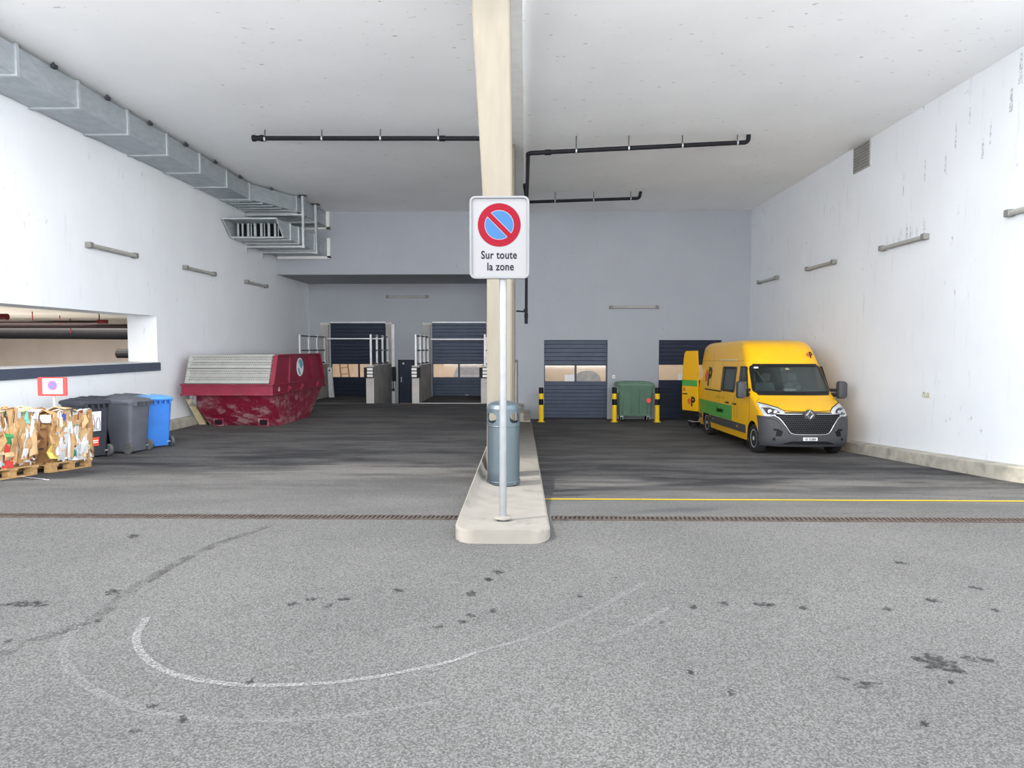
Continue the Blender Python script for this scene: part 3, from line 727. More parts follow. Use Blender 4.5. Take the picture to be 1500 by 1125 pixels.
# ------------------------------------------------------------------ black pipes under the ceiling
def hang(par, x, y, z, r):
    MB().cyl((x,y,z),(x,y,6.6),.012,n=6).build('hanger_rod', m_louvre, par, world=True)
    MB().lathe([(r+.008,-.018),(r+.008,.018)], (x,y,z), 14, 'x').build('pipe_clamp', m_galv, par, world=True)
p1 = thing('drain_pipe', 'straight black pipe hung below the ceiling left of the pillar', 'pipe', (-3.4, 16, 6.4))
MB().tube([(-6.2,16,6.41),(-.40,16,6.37)], .052, 14).build('pipe', m_blackpipe, p1, 40, world=True)
MB().cyl((-6.34,16,6.41),(-6.27,16,6.41),.075).cyl((-6.27,16,6.41),(-6.15,16,6.41),.062).cyl((-6.15,16,6.41),(-6.08,16,6.41),.075).build('end_cap', m_blackpipe, p1, 40, world=True)
MB().cyl((-2.0,16,6.38),(-1.86,16,6.38),.066).build('coupling', m_blackpipe, p1, 40, world=True)
for x in (-6.05,-4.72,-3.36,-2.02,-.9): hang(p1, x, 16, 6.39, .052)
def elbow(a, c, b, n=6, k=.2):
    a, b, c = Vector(a), Vector(b), Vector(c)
    pa = c+(a-c).normalized()*k; pb = c+(b-c).normalized()*k
    return [a]+[pa*(1-t)**2+c*2*t*(1-t)+pb*t*t for t in [i/n for i in range(n+1)]]+[b]
p2 = thing('drain_pipe', 'black branched pipe with elbows under the ceiling right of the pillar', 'pipe', (2.6, 16.6, 6.35))
MB().tube(elbow((5.15,16.6,6.42),(5.28,16.6,6.43),(5.28,16.6,6.6), k=.1), .052, 14).build('elbow', m_blackpipe, p2, 40, world=True)
MB().tube([(5.2,16.6,6.425),(.25,16.6,6.21)], .052, 14).build('pipe', m_blackpipe, p2, 40, world=True)
MB().tube(elbow((.35,16.6,6.213),(.05,16.6,6.20),(.05,16.9,6.20), k=.12), .054, 14).build('elbow', m_blackpipe, p2, 40, world=True)
MB().tube([(.05,16.8,6.20),(.03,21.4,6.16)], .052, 14).build('pipe', m_blackpipe, p2, 40, world=True)
MB().cyl((.45,16.6,6.215),(.60,16.6,6.222),.066).build('coupling', m_blackpipe, p2, 40, world=True)
for x in (1.2,2.45,3.72,5.02): hang(p2, x, 16.6, 6.21+(x-.25)*.0434, .052)
p3 = p2
MB().tube(elbow((.03,21.2,6.16),(.03,21.5,6.16),(.03,21.5,5.8), k=.12)+[(.015,21.5,2.62)], .045, 14).build('pipe', m_blackpipe, p3, 40, world=True)
MB().cyl((.015,21.5,2.30),(.015,21.5,2.5),.05).cyl((.015,21.5,2.5),(.015,21.5,2.62),.058).build('nozzle', m_blackpipe, p3, 40, world=True)
MB().tube([(-.3,21.5,2.70),(.0,21.5,2.68)], .025, 8).cyl((.0,21.46,2.66),(.0,21.46,2.76),.065).build('bracket', m_blackpipe, p3, 40, world=True)
MB().tube([(.05,22.5,6.28),(3.45,22.5,6.38)], .05, 14).build('pipe', m_blackpipe, p3, 40, world=True)
MB().tube(elbow((3.4,22.5,6.38),(3.68,22.5,6.385),(3.72,22.5,6.6), k=.1), .052, 14).build('elbow', m_blackpipe, p3, 40, world=True)
MB().tube(elbow((.15,22.5,6.28),(.03,22.5,6.27),(.03,21.4,6.16), k=.1), .05, 12).build('elbow', m_blackpipe, p3, 40, world=True)
for x in (.95,2.2,3.4): hang(p3, x, 22.5, 6.28+(x-.05)*.0295, .05)
MB().tube([(-.04,20.4,6.35),(.02,21.1,6.05),(.03,21.3,5.95)], .05, 10).build('branch', m_blackpipe, p3, 40, world=True)

# pipes in the neighbouring garage
gp = thing('ventilation_pipe', 'thick black ventilation pipe under the neighbouring garage ceiling', 'pipe', (-18, 25.5, 2.1))
MB().tube([(-24.9,25.5,2.13),(-12,25.5,2.04)], .21, 18).build('pipe', m_blackpipe, gp, 40, world=True)
MB().tube([(-24.9,24.6,2.36),(-12,24.6,2.33)], .09, 14).build('pipe', m_darkpipe, gp, 40, world=True)
for x in (-20,-17,-14.6): MB().cyl((x,25.25,2.1),(x,25.25,2.62),.02).build('hanger', m_red, gp, world=True)
for y, xe, z, lbl in ((20.0,-12.4,2.32,'thin dark sprinkler pipe with red end seen through the left opening'),(22.5,-11,2.29,'thin sprinkler pipe running above the thick pipe in the left opening')):
    q = thing('sprinkler_pipe', lbl, 'pipe', (-17,y,z))
    MB().tube([(-24.9,y,z),(xe,y,z)], .035, 8).build('pipe', m_darkpipe, q, 40, world=True)
    MB().cyl((xe-.25,y,z),(xe+.04,y,z),.06).build('end_cap', m_red, q, 40, world=True)
    for x in (xe-.2, xe-2.2, xe-4.5): MB().cyl((x,y,z),(x,y,2.62),.015).build('hanger', m_red, q, world=True)
q = thing('red_pipe_end', 'red pipe end at the left edge of the wall opening', 'pipe', (-12.6,16,2.3)); MB().cyl((-14,16,2.29),(-12.28,16,2.29),.075).build('pipe', m_red, q, 40, world=True)
q = thing('black_tube', 'short thick black tube end low in the left wall opening', 'tube', (-14.6,25,1.35)); MB().cyl((-15.1,25,1.33),(-13,25,1.33),.17,n=20).build('tube', m_black, q, 40, world=True)

# ------------------------------------------------------------------ red skip with checker plate lid
def skip_mat():
    t = NT('skip_red_paint'); base = srgb(128, 24, 52)
    col = t.mix(t.ramp(t.noise(2, 5), .3, .7), tuple(c*.8 for c in base), base)
    sep = t.n('ShaderNodeSeparateXYZ'); t.l(t.tc.outputs['Object'], sep.inputs[0])
    low = t.ramp(sep.outputs['Z'], 0.62, 1.0, 1, 0)
    sc = t.math('MULTIPLY', low, t.ramp(t.noise(2.4, 7, t.coord((1.0, 1.0, 1.6)), .72), .46, .64, 0, .72))
    col = t.mix(sc, col, (0.40, 0.26, 0.27)); t.color(col); t.set(.45); t.bump(t.noise(4, 4), .15, .02); return t.m
m_skip = skip_mat()
m_alu = M('checker_aluminium', (0.40, 0.40, 0.375), .45, .4, .06, 5, 0, (.26,.26,.24), .35, 2.5)
m_tread = M('tread_worn', (.24,.24,.225), .5, .3)
sk = thing('skip_container', 'dark red waste skip with silver checker-plate lid beside the left wall', 'skip', (-7.75, 19.8, -.585))
def L(p): return (p[0]+7.75, p[1]-19.8, p[2]+.585)
def LB(mb, name, mat, par=None, **kw):
    mb.v = [L(p) for p in mb.v]; return mb.build(name, mat, par or sk, **kw)
zb = -.582
bot = [(-8.70,18.55,zb),(-6.70,18.55,zb),(-6.70,20.95,zb),(-8.70,20.95,zb)]
rl = [(-8.88,17.82,.31),(-6.68,17.82,.31),(-6.68,22.25,.31),(-8.88,22.25,.31)]
LB(MB().hexa(bot, rl), 'tub', m_skip, bevel=.015)
ro = [(-9.03,17.70,.31),(-6.62,17.70,.31),(-6.62,22.36,.31),(-9.03,22.36,.31)]
ru = [(x,y,.575) for x,y,z in ro]
LB(MB().hexa(ro, ru), 'rim_band', m_skip, bevel=.02)
LB(MB().box(-9.05,17.66,.30,-6.60,17.74,.335).box(-6.66,17.68,.30,-6.595,22.38,.335).box(-6.68,17.68,.555,-6.595,22.38,.585).box(-9.05,17.66,.56,-6.60,17.74,.60), 'rim_flange', m_skip, bevel=.008)
up0 = [(-8.90,17.80,.575),(-6.66,17.80,.575),(-6.66,22.25,.575),(-8.90,22.25,.575)]
up1 = [(-8.88,18.12,1.345),(-6.66,18.12,1.345),(-6.66,21.85,1.345),(-8.88,21.85,1.345)]
LB(MB().hexa(up0, up1), 'upper_body', m_skip, bevel=.01)
for f0, nm in ((.28,'rib'),(.76,'rib')):
    ya, yb = 17.80+(22.25-17.80)*f0, 18.12+(21.85-18.12)*f0
    LB(MB().hexa([(-6.66,ya-.06,.58),(-6.61,ya-.06,.58),(-6.61,ya+.06,.58),(-6.66,ya+.06,.58)],[(-6.66,yb-.06,1.34),(-6.61,yb-.06,1.34),(-6.61,yb+.06,1.34),(-6.66,yb+.06,1.34)]), nm, m_skip)
LB(MB().box(-6.70,18.1,1.335,-6.60,21.87,1.375), 'top_edge', m_skip)
for y0, z0, y1, z1 in ((17.80,.575,18.12,1.345),(22.25,.575,21.85,1.345)):
    s_ = -.05 if y0 < 19 else .05
    LB(MB().hexa([(-6.72,y0+s_,z0),(-6.60,y0+s_,z0),(-6.60,y0-s_,z0),(-6.72,y0-s_,z0)] if s_<0 else [(-6.72,y0-s_,z0),(-6.60,y0-s_,z0),(-6.60,y0+s_,z0),(-6.72,y0+s_,z0)],
       [(-6.72,y1+s_,z1),(-6.60,y1+s_,z1),(-6.60,y1-s_,z1),(-6.72,y1-s_,z1)] if s_<0 else [(-6.72,y1-s_,z1),(-6.60,y1-s_,z1),(-6.60,y1+s_,z1),(-6.72,y1+s_,z1)]), 'corner_edge', m_skip)
# lid: two sloping checker plates on the near side, one flat plate on top
def slope(f, d=0.0):   # point on near slope, fraction f from bottom, lifted d outwards
    return 17.80+.32*f-.92*d, .595+.75*f+.38*d
for fa, fb_ in ((.0,.51),(.53,1.0)):
    (ya,za),(yb,zb_) = slope(fa,.012), slope(fb_,.012); (yc,zc),(yd,zd) = slope(fa,.045), slope(fb_,.045)
    pn = LB(MB().hexa([(-8.98,yc,zc),(-6.74,yc,zc),(-6.74,ya,za),(-8.98,ya,za)],[(-8.98,yd,zd),(-6.74,yd,zd),(-6.74,yb,zb_),(-8.98,yb,zb_)]), 'lid_panel', m_alu)
    tr = MB(); rows = 5
    for r in range(rows):
        f = fa+(fb_-fa)*(.2+.14*r+.06)
        for k in range(34):
            x = -8.86+.0635*k+(.03 if r % 2 else 0); s_ = .02 if (k+r) % 2 else -.02
            (y0,z0) = slope(f-.012,.045); (y1,z1) = slope(f+.022,.045); (y2,z2)=slope(f+.005,.062)
            tr.add([(x-.024,y0,z0),(x+.024,y0,z0),(x+.024,y1,z1),(x-.024,y1,z1),(x,y2,z2)],[(0,1,4),(1,2,4),(2,3,4),(3,0,4)])
    LB(tr, 'tread', m_tread, pn, kind='stuff')
    for f in (fa+.03, fa+(fb_-fa)*.5, fb_-.03):
        (y0,z0),(y1,z1) = slope(f-.025,.045), slope(f+.025,.045); (y2,z2),(y3,z3)=slope(f-.02,.06),slope(f+.02,.06)
        LB(MB().hexa([(-8.98,y2,z2),(-6.74,y2,z2),(-6.74,y0,z0),(-8.98,y0,z0)],[(-8.98,y3,z3),(-6.74,y3,z3),(-6.74,y1,z1),(-8.98,y1,z1)]), 'flat_band', m_alu, pn)
LB(MB().box(-8.9,18.1,1.346,-6.70,21.9,1.37), 'top_lid', m_alu)
for x in (-8.35,-7.12):   # fork pockets
    yf = 18.36
    LB(MB().box(x-.15,yf-.04,-.57,x+.15,18.7,-.36), 'fork_pocket', m_skip); LB(MB().box(x-.10,yf-.05,-.54,x+.10,yf-.038,-.40), 'pocket_hole', m_dark)
for y in (18.9,20.0,21.5):
    LB(MB().box(-6.62,y-.05,.40,-6.52,y+.05,.47).hexa([(-6.62,y-.1,.34),(-6.56,y-.1,.34),(-6.56,y+.1,.34),(-6.62,y+.1,.34)],[(-6.62,y-.03,.5),(-6.56,y-.03,.5),(-6.56,y+.03,.5),(-6.62,y+.03,.5)]), 'lug', m_skip)
RZX = Matrix.Rotation(PI/2, 4, 'Z') @ Matrix.Rotation(PI/2, 4, 'X')
text_mesh('lettering', '60', .16, m_paper, sk, Matrix.Translation(L((-6.60,18.12,.39))) @ RZX, .8, .001)
def disc_x(name, mat, par, x, cy, cz, ry, rz_, th=.004, n=40, pts=None):
    pts = pts or [(ry*math.cos(2*PI*i/n), rz_*math.sin(2*PI*i/n)) for i in range(n)]
    return LB(MB().prism(pts, lambda a,b,w: (x+w, cy+a, cz+b), th), name, mat, par)
m_teal = M('emblem_teal', srgb(84, 150, 170), .4, 0, .1, 3)
eb = disc_x('emblem', m_paper, sk, -6.655, 20.0, .985, .30, .27)
disc_x('emblem_field', m_teal, eb, -6.650, 20.05, 1.05, 0, 0, .004, pts=[(-.20,.12),(-.05,.185),(.12,.13),(.2,0),(.06,-.13),(-.06,-.05)])
disc_x('emblem_field', m_teal, eb, -6.650, 19.97, .85, 0, 0, .004, pts=[(-.18,.10),(-.05,-.08),(.08,-.1),(.02,.02),(-.08,.12)])
LB(MB().prism([(-8.86,17.75),(-8.80,17.70),(-8.70,17.72),(-8.68,17.78),(-8.76,17.82)], lambda a,b,w:(a,b,.30-w*(1+.6*math.sin(a*60))), .2), 'plastic_scrap', glass('plastic_film',(.9,.93,.95),.35,.2))
pk = thing('wooden_plank', 'pale wooden plank leaning on the skip beside the left wall', 'plank', (-8.97, 18.75, -.58), (0, 0, 0))
MB().hexa([(-.10,-.04,0),(.10,-.04,0),(.10,.04,0),(-.10,.04,0)],[(-.36,-.25,.72),(-.18,-.25,.72),(-.18,-.17,.72),(-.36,-.17,.72)]).build('board', m_plank, pk)
MB().cyl((-.02,-.062,.10),(-.02,-.03,.10),.03).build('knot', m_rubber, pk)

# ------------------------------------------------------------------ wheelie bins
m_binblk = M('bin_charcoal_plastic', srgb(92, 95, 104), .5, 0, .10, 3, .02, (.16,.16,.17), .35, 2)
m_binblk2 = M('bin_black_plastic', srgb(58, 60, 68), .5, 0, .10, 3, .02)
m_binblue = M('bin_blue_plastic', srgb(62, 122, 205), .42, 0, .06, 3, .02)
m_wheel = M('grey_rubber', (.10,.10,.10), .8, 0, .2, 8)
m_bluelid = M('bin_blue_lid', srgb(96, 160, 220), .35, 0, .06, 3)
def rr3(cx, w, d, r, z):
    return [(cx+a, b, z) for a, b in rrect(d, w, r, 4)]
def wheelie(label, mat, lidmat, loc, rz, tilt=(0,0)):
    """240 litre bin: wheels and handle at +x"""
    t = thing('wheelie_bin', label, 'bin', loc, (tilt[0], tilt[1], rz), 'wheelie bins by the left wall')
    mb = MB()
    mb.rings([rr3(.02,.44,.46,.05,.03), rr3(.02,.455,.475,.06,.08), rr3(0,.54,.66,.07,.93), rr3(0,.55,.67,.07,.96), rr3(0,.57,.69,.07,.965), rr3(0,.575,.70,.07,1.0)])
    mb.build('body', mat, t, 35)
    for s in (-1,1): MB().box(-.18,s*.19-.012,.10,.20,s*.19+.012,.12).build('moulded_rib', mat, t)
    mb = MB().rings([rr3(-.015,.60,.755,.08,.99), rr3(-.015,.605,.76,.08,1.03), rr3(-.015,.58,.73,.09,1.055), rr3(-.02,.44,.58,.12,1.082), rr3(-.02,.2,.3,.09,1.09)])
    mb.build('lid', lidmat, t, 30)
    for i in range(2): MB().box(-.25,-.16+.2*i,1.075,.18,-.08+.2*i,1.098).build('lid_ridge', lidmat, t, bevel=.008)
    MB().box(-.42,-.14,.985,-.38,.14,1.03).build('lid_grip', lidmat, t, bevel=.01)
    MB().tube([(.33,-.2,.99),(.43,-.2,1.02),(.44,.2,1.02),(.33,.2,.99)], .018, 8).build('handle', mat, t, 40)
    for k in range(5): MB().box(.32,-.2+.1*k-.012,.93,.42,-.2+.1*k+.012,1.03).build('handle_rib', mat, t)
    MB().cyl((.245,-.25,.11),(.245,.25,.11),.014).build('axle', m_galvd, t)
    for s in (-1,1):
        w = MB().lathe([(.075,-.028),(.105,-.028),(.112,-.015),(.112,.015),(.105,.028),(.075,.028)], (.245,s*.27,.112), 24, 'y').build('wheel', m_wheel, t, 40)
        MB().lathe([(.078,-.02),(.06,-.026),(.03,-.012),(.03,.012),(.06,.026),(.078,.02)], (.245,s*.27,.112), 20, 'y').build('hub', mat, w, 40)
    return t
wheelie('charcoal wheelie bin standing in front with its wheel towards the viewer', m_binblk, m_binblk, (-7.93,13.38,zl(13.3)), math.radians(-12))
bA = wheelie('black wheelie bin with white bottle label and orange sticker behind the bales', m_binblk2, m_binblk2, (-8.20,12.52,zl(12.5)), math.radians(-28))
wheelie('blue wheelie bin with pale blue lid, at the right end of the bins', m_binblue, m_bluelid, (-7.90,14.27,zl(14.2)), math.radians(-42))
wheelie('black wheelie bin hidden behind the charcoal one, lid against the wall', m_binblk2, m_binblk2, (-8.72,13.62,zl(13.6)), math.radians(-20))
wheelie('black wheelie bin behind the blue one, closest to the wall', m_binblk2, m_binblk, (-8.72,14.75,zl(14.7)), math.radians(-30))
# stickers on bin A: on its +x face
lbm = MB().hexa([(.300,-.13,.50),(.312,-.13,.50),(.312,.09,.50),(.300,.09,.50)],[(.333,-.13,.86),(.340,-.13,.86),(.340,.09,.86),(.333,.09,.86)]); lb_ = lbm.build('bottle_label', m_paper, bA)
m_inkd = M('label_ink', (.08,.08,.1), .6)
def fx(z): return .313+(z-.50)/.36*.028+.0015
def outline_x(name, pts, par, r=.006):
    MB().tube([(fx(z), y, z) for y, z in pts+pts[:1]], r, 5).build(name, m_inkd, par)
outline_x('bottle_drawing', [(-.10,.53),(-.10,.68),(-.075,.73),(-.075,.80),(-.05,.80),(-.05,.73),(-.03,.68),(-.03,.53)], lb_)
outline_x('jar_drawing', [(.0,.53),(.0,.66),(.015,.69),(.015,.74),(.06,.74),(.06,.69),(.07,.66),(.07,.53)], lb_)
MB().hexa([(.266,-.10,.22),(.284,-.10,.22),(.284,.06,.22),(.266,.06,.22)],[(.285,-.10,.38),(.302,-.10,.38),(.302,.06,.38),(.285,.06,.38)]).build('orange_sticker', M('orange_sticker', srgb(235,88,60), .5), bA)
for z in (.275,.31): MB().box(.28,-.08,z,.298+(z-.275)*.1,.04,z+.02).build('sticker_text', m_paper, bA)

# ------------------------------------------------------------------ pallets and bales of waste cardboard
def pallet(label, cx, cy, w, d, slopea):
    z = zl(cy)
    t = thing('wooden_pallet', label, 'pallet', (cx, cy, z), (slopea,0,0), 'pallets under the bales')
    for i, x in enumerate((-w/2+.07, 0, w/2-.07)):
        MB().box(x-.05,-d/2,0,x+.05,d/2,.022).build('runner', m_wood, t)
        for y in (-d/2+.07, 0, d/2-.07): MB().box(x-.05,y-.0725,.022,x+.05,y+.0725,.10).build('block', m_wood, t, bevel=.004)
    for y in (-d/2+.07, 0, d/2-.07): MB().box(-w/2,y-.07,.10,w/2,y+.07,.122).build('stringer', m_wood, t)
    n = 7
    for i in range(n):
        x = -w/2+.05+(w-.10)*i/(n-1); MB().box(x-.048,-d/2,.122,x+.048,d/2,.144).build('deck_board', m_wood, t)
    return t
SL = -.075
P1 = (-7.55, 9.06, 1.2, .94); P2 = (-7.53, 10.24, 1.2, .94)
pallet('wooden pallet under the nearer bale at the left edge', *P1, SL)
pallet('wooden pallet under the farther bale, next to the bins', *P2, SL)
PAL = [((205,165,118),11),((188,146,100),7),((222,188,142),9),((168,124,82),3.5),((232,234,238),10),((214,217,222),6),((80,90,190),.7),((60,160,135),.5),((130,215,200),.5),((205,70,66),.45),((230,80,130),.2),((70,155,95),.4),((170,100,66),1.3),((84,74,74),.8),((225,205,110),.4)]
PM = [M('card_%s' % n_, tuple(.72*v_ for v_ in srgb(*c)), .85, 0, .10, 12, .05) for n_, (c, w) in zip(['tan','brown','pale','deep','white','greywhite','blue','green','mint','red','pink','leaf','rust','dark','yellow'], PAL)]
def bale(label, P, seed, h, npx, npy, npt):
    cx, cy, w, d = P; r = random.Random(seed)
    t = thing('cardboard_bale', label, 'bale', (cx, cy+.01, zl(cy)+.146), (SL,0,0), 'bales of waste cardboard')
    w2, d2 = w/2-.01, d/2-.0
    MB().rings([[(x*k,y*k,z) for x,y in ((-w2+.05,-d2+.05),(w2-.05,-d2+.05),(w2-.05,d2-.05),(-w2+.05,d2-.05))] for z,k in ((0,1),(h*.5,1.0),(h-.05,.99))]).build('core', PM[3], t)
    def piece(o, u, v, n_, lu, lv):
        """crumpled sheet: origin o, axes u (width), v (height), outward normal n_"""
        rows = []; bend = r.uniform(-.035,.035); tw = r.uniform(-.25,.25)
        for i in range(3):
            row = []
            for j in range(2):
                a, b = (j-.5)*lu*(1+r.uniform(-.25,.25)), (i/2-.5)*lv*(1+r.uniform(-.12,.12))
                p = o+u*(a+tw*b*.3)+v*b+n_*((.5-abs(i/2-.5))*bend*2+(j-.5)*r.uniform(-.5,.5)*lu+r.uniform(-.012,.012))
                row.append(tuple(p))
            rows.append(row)
        m = r.choices(PM, [w_ for _, w_ in PAL])[0]
        MB().sheet(rows, n_*-.012).build('cardboard_piece', m, t)
    X, Y, Z = Vector((1,0,0)), Vector((0,1,0)), Vector((0,0,1))
    for k in range(npx):   # face towards the lane: tall folded strips
        lv = r.choice((.12,.2,.28,.38,.5)); lu = r.choice((.03,.05,.07,.10,.14))
        z = r.uniform(lv*.45, h-lv*.45) if lv < h*.9 else h/2
        piece(Vector((w2+r.uniform(-.045,.03), -d2+.05+(2*d2-.1)*((k+r.random())/npx), z)), Y, (Z+Y*r.uniform(-.15,.15)+X*r.uniform(-.06,.06)).normalized(), X, lu, lv)
    for k in range(npy):
        lv = r.choice((.12,.2,.3,.4)); lu = r.uniform(.06,.2)
        piece(Vector((-w2+.05+(2*w2-.1)*((k+r.random())/npy), -d2+r.uniform(-.02,.04), r.uniform(lv*.45, h-lv*.45))), X, (Z+X*r.uniform(-.15,.15)).normalized(), -Y, lu, lv)
    for k in range(npt):
        lv = r.uniform(.08,.4); lu = r.uniform(.05,.16)
        piece(Vector((r.uniform(-w2+.1,w2-.06), r.uniform(-d2+.06,d2-.06), h+r.uniform(-.05,.012))), (Y+X*r.uniform(-.3,.3)).normalized(), (X+Z*r.uniform(-.06,.10)).normalized(), Z, lu, lv)
    return t
bale('bale of pressed cardboard and paper at the left edge, nearest the viewer', P1, 11, .79, 185, 30, 70)
bale('bale of pressed cardboard topped by a small red sign, beside the bins', P2, 12, .76, 185, 30, 75)
sp = thing('bale_sign', 'small red and white no-parking sign stuck in the farther bale', 'sign', (-7.22, 10.28, zl(10.28)+.70))
MB().tube([(.02,0,0),(.0,0,.45)], .018, 10).build('post', M('sign_post_paint', (.62,.42,.40), .6, 0, .4, 14), sp, 40)
MB().prism(rrect(.45,.285,.02,3), lambda a,b,w: (a,-.03+w,.575+b), .02).build('board', M('board_red', srgb(232,70,66), .5, 0, .06, 4), sp)
MB().box(-.145,-.034,.465,.165,-.031,.70).build('sheet', m_paper, sp)
disc('red_disc', M('faded_red', srgb(215,90,130), .5), sp, .01, -.0375, .595, .075)
disc('blue_disc', M('faded_blue', srgb(90,110,215), .5), sp, .01, -.039, .595, .056)
MB().prism([(-.05,.04),(-.04,.05),(.05,-.04),(.04,-.05)], lambda a,b,w: (.01+a,-.041+w,.595+b), .001).build('red_bar', M('faded_red_bar', srgb(190,80,140), .5), sp)
pp = thing('paper_scrap', 'crumpled white paper scrap lying on the asphalt before the pallets', 'paper', (-6.50, 9.22, zl(9.22)))
r_ = random.Random(5)
MB().sheet([[(-.40+.26*j+r_.uniform(-.02,.02), -.12+.08*i+r_.uniform(-.02,.02)-.1*j, .008+r_.uniform(0,.02)-(.012*(i))) for j in range(4)] for i in range(4)], (0,0,.003)).build('sheet', m_paper, pp)

# ------------------------------------------------------------------ green container and bollards
m_green = M('container_green', srgb(98, 128, 110), .42, 0, .08, 2.5, .02, (.2,.29,.235), .35, 2)
gc = thing('waste_container', 'green four-wheeled waste container between two yellow bollards', 'container', (3.97, 25.07, -1.13))
def rz4(w, d, r, z): return [(a, b, z) for a, b in rrect(w, d, r, 4)]
MB().rings([rz4(1.10,.62,.05,.20), rz4(1.14,.66,.06,.26), rz4(1.22,.92,.07,1.22), rz4(1.26,.95,.07,1.24), rz4(1.28,.97,.07,1.30)]).build('body', m_green, gc, 35)
MB().rings([rz4(1.34,1.02,.08,1.29), rz4(1.36,1.05,.08,1.33), rz4(1.34,1.03,.08,1.36), rz4(1.22,.90,.1,1.42), rz4(.8,.5,.1,1.455)]).build('lid', m_green, gc, 30)
for x in (-.42,.0,.42): MB().box(x-.15,-.53,1.30,x+.15,-.50,1.34).build('lid_grip', m_green, gc, bevel=.008)
MB().box(-.5,-.45,1.41,.5,-.33,1.445).build('lid_ridge', m_green, gc, bevel=.01)
for x in (-.45,-.15,.15,.45): MB().box(x-.012,-.46,.3,x+.012,-.36,1.2).build('moulded_rib', m_green, gc)
for s in (-1,1):
    MB().tube([(s*.66,-.2,1.2),(s*.76,-.2,1.2),(s*.76,.2,1.2),(s*.66,.2,1.2)], .025, 8).build('trunnion', m_black, gc)
    MB().box(s*.60,-.38,1.05,s*.70,-.30,1.30).build('bracket', m_green, gc)
    for y in (-.25,.25):
        x = s*.48
        c = MB().box(x-.045,y-.05,.15,x+.045,y+.05,.21).box(x-.05,y-.02,.06,x-.035,y+.02,.17).box(x+.035,y-.02,.06,x+.05,y+.02,.17).build('caster_fork', m_galvd, gc)
        MB().lathe([(.03,-.03),(.085,-.028),(.095,-.015),(.095,.015),(.085,.028),(.03,.03)], (x,y,.095), 20, 'x').build('wheel', m_rubber, c, 40)
MB().prism([(.085*math.cos(i*PI/14), .085*math.sin(i*PI/14)) for i in range(28)], lambda a,b,w: (.46+a,-.47-.004+w+ (b*.02),.78+b), .03).build('red_sticker', M('sticker_red', srgb(235,95,85), .5, 0, .12, 30), gc)
def bollard(label, x, y):
    t = thing('bollard', label, 'bollard', (x, y, zr(y)), group='yellow and black bollards')
    for a, b, m in ((0.02,.62,m_yellow),(.62,.83,m_black),(.83,1.03,m_yellow),(1.03,1.23,m_black)):
        MB().cyl((0,0,a),(0,0,b),.085,n=28).build('band', m, t, 40)
    MB().lathe([(.085,1.23),(.07,1.245),(.001,1.25)], n=28).build('cap', m_black, t, 40)
    MB().box(-.12,-.12,0,.12,.12,.02).build('base_plate', m_yellow, t, bevel=.004)
    return t
bollard('yellow and black bollard left of the middle gate, by the concrete island', .56, 24.6)
bollard('yellow and black bollard immediately left of the green container', 3.20, 24.6)
bollard('yellow and black bollard immediately right of the green container', 4.74, 24.6)

# ------------------------------------------------------------------ yellow van
def car_paint(name, c):
    t = NT(name); col = t.mix(t.ramp(t.noise(2, 3), .3, .7), tuple(x*.96 for x in c), c); t.color(col); t.set(.38)
    t.b.inputs['Coat Weight'].default_value = .35; t.b.inputs['Coat Roughness'].default_value = .08; return t.m
m_vy = car_paint('van_yellow', srgb(238, 180, 0))
m_vg = car_paint('van_green', srgb(72, 158, 66))
m_vplas = M('bumper_grey_plastic', (.058,.060,.066), .5, 0, .06, 8, .02)
m_vdark = M('van_black_trim', (.014,.014,.016), .4, 0, .1, 8)
m_vgrille = M('grille_black', (.007,.007,.009), .6, 0, .2, 20)
m_vmesh = M('grille_mesh', (.040,.041,.047), .5, .1, .1, 20)
m_chrome = M('chrome', (.62,.63,.65), .2, .9, .03, 5)
m_vint = M('van_interior', (.06,.063,.068), .85, 0, .1, 5)
m_vseat = M('seat_fabric', (.22,.23,.25), .9, 0, .15, 8)
m_lens = M('headlamp_lens', (.62,.64,.67), .15, .25, .25, 14)
m_lensd = M('headlamp_inner', (.09,.095,.11), .2, .4, .3, 14)
m_tyre = M('tyre_rubber', (.026,.026,.028), .85, 0, .2, 12)
m_alloy = M('alloy_wheel', (.66,.67,.69), .35, .35, .06, 6)
m_orange = M('orange_reflector', srgb(245,140,40), .3)
van = thing('delivery_van', 'yellow high-roof delivery van with green side band and grey bumper, parked by the right wall', 'van', (6.60, 15.90, -.995), (math.radians(-1.15), 0, 0))
T_YF = [(.24,.09),(.30,.04),(.38,.01),(.5,0),(.8,.01),(.95,.04),(1.03,.08),(1.09,.15),(1.15,.27),(1.22,.42),(1.30,.60),(1.36,.74),(1.41,.85),(1.45,.89),(2.17,1.50),(2.26,1.55),(2.5,1.72),(2.63,1.84),(2.72,2.0),(2.78,2.25),(2.81,2.7)]
T_W = [(.24,.99),(.4,1.02),(.7,1.035),(1.1,1.035),(1.4,1.025),(1.8,.985),(2.1,.95),(2.3,.925),(2.5,.90),(2.63,.875),(2.72,.825),(2.78,.745),(2.81,.63)]
T_YR = [(.24,6.16),(.5,6.2),(1.2,6.2),(2.2,6.15),(2.5,6.12),(2.65,6.08),(2.75,5.98),(2.81,5.8)]
T_C = [(.24,.50),(.9,.52),(1.1,.52),(1.4,.46),(2.2,.42),(2.6,.50),(2.81,.4)]
NEXP = 2.7
vyf = lambda z: lerp_tab(T_YF, z); vw = lambda z: lerp_tab(T_W, z); vyr = lambda z: lerp_tab(T_YR, z); vc = lambda z: lerp_tab(T_C, z)
def gfun(t):
    t = min(1, abs(t)); return 1-(max(0, 1-t**NEXP))**(1/NEXP)
def front_y(x, z): return vyf(z)+vc(z)*gfun(x/vw(z))
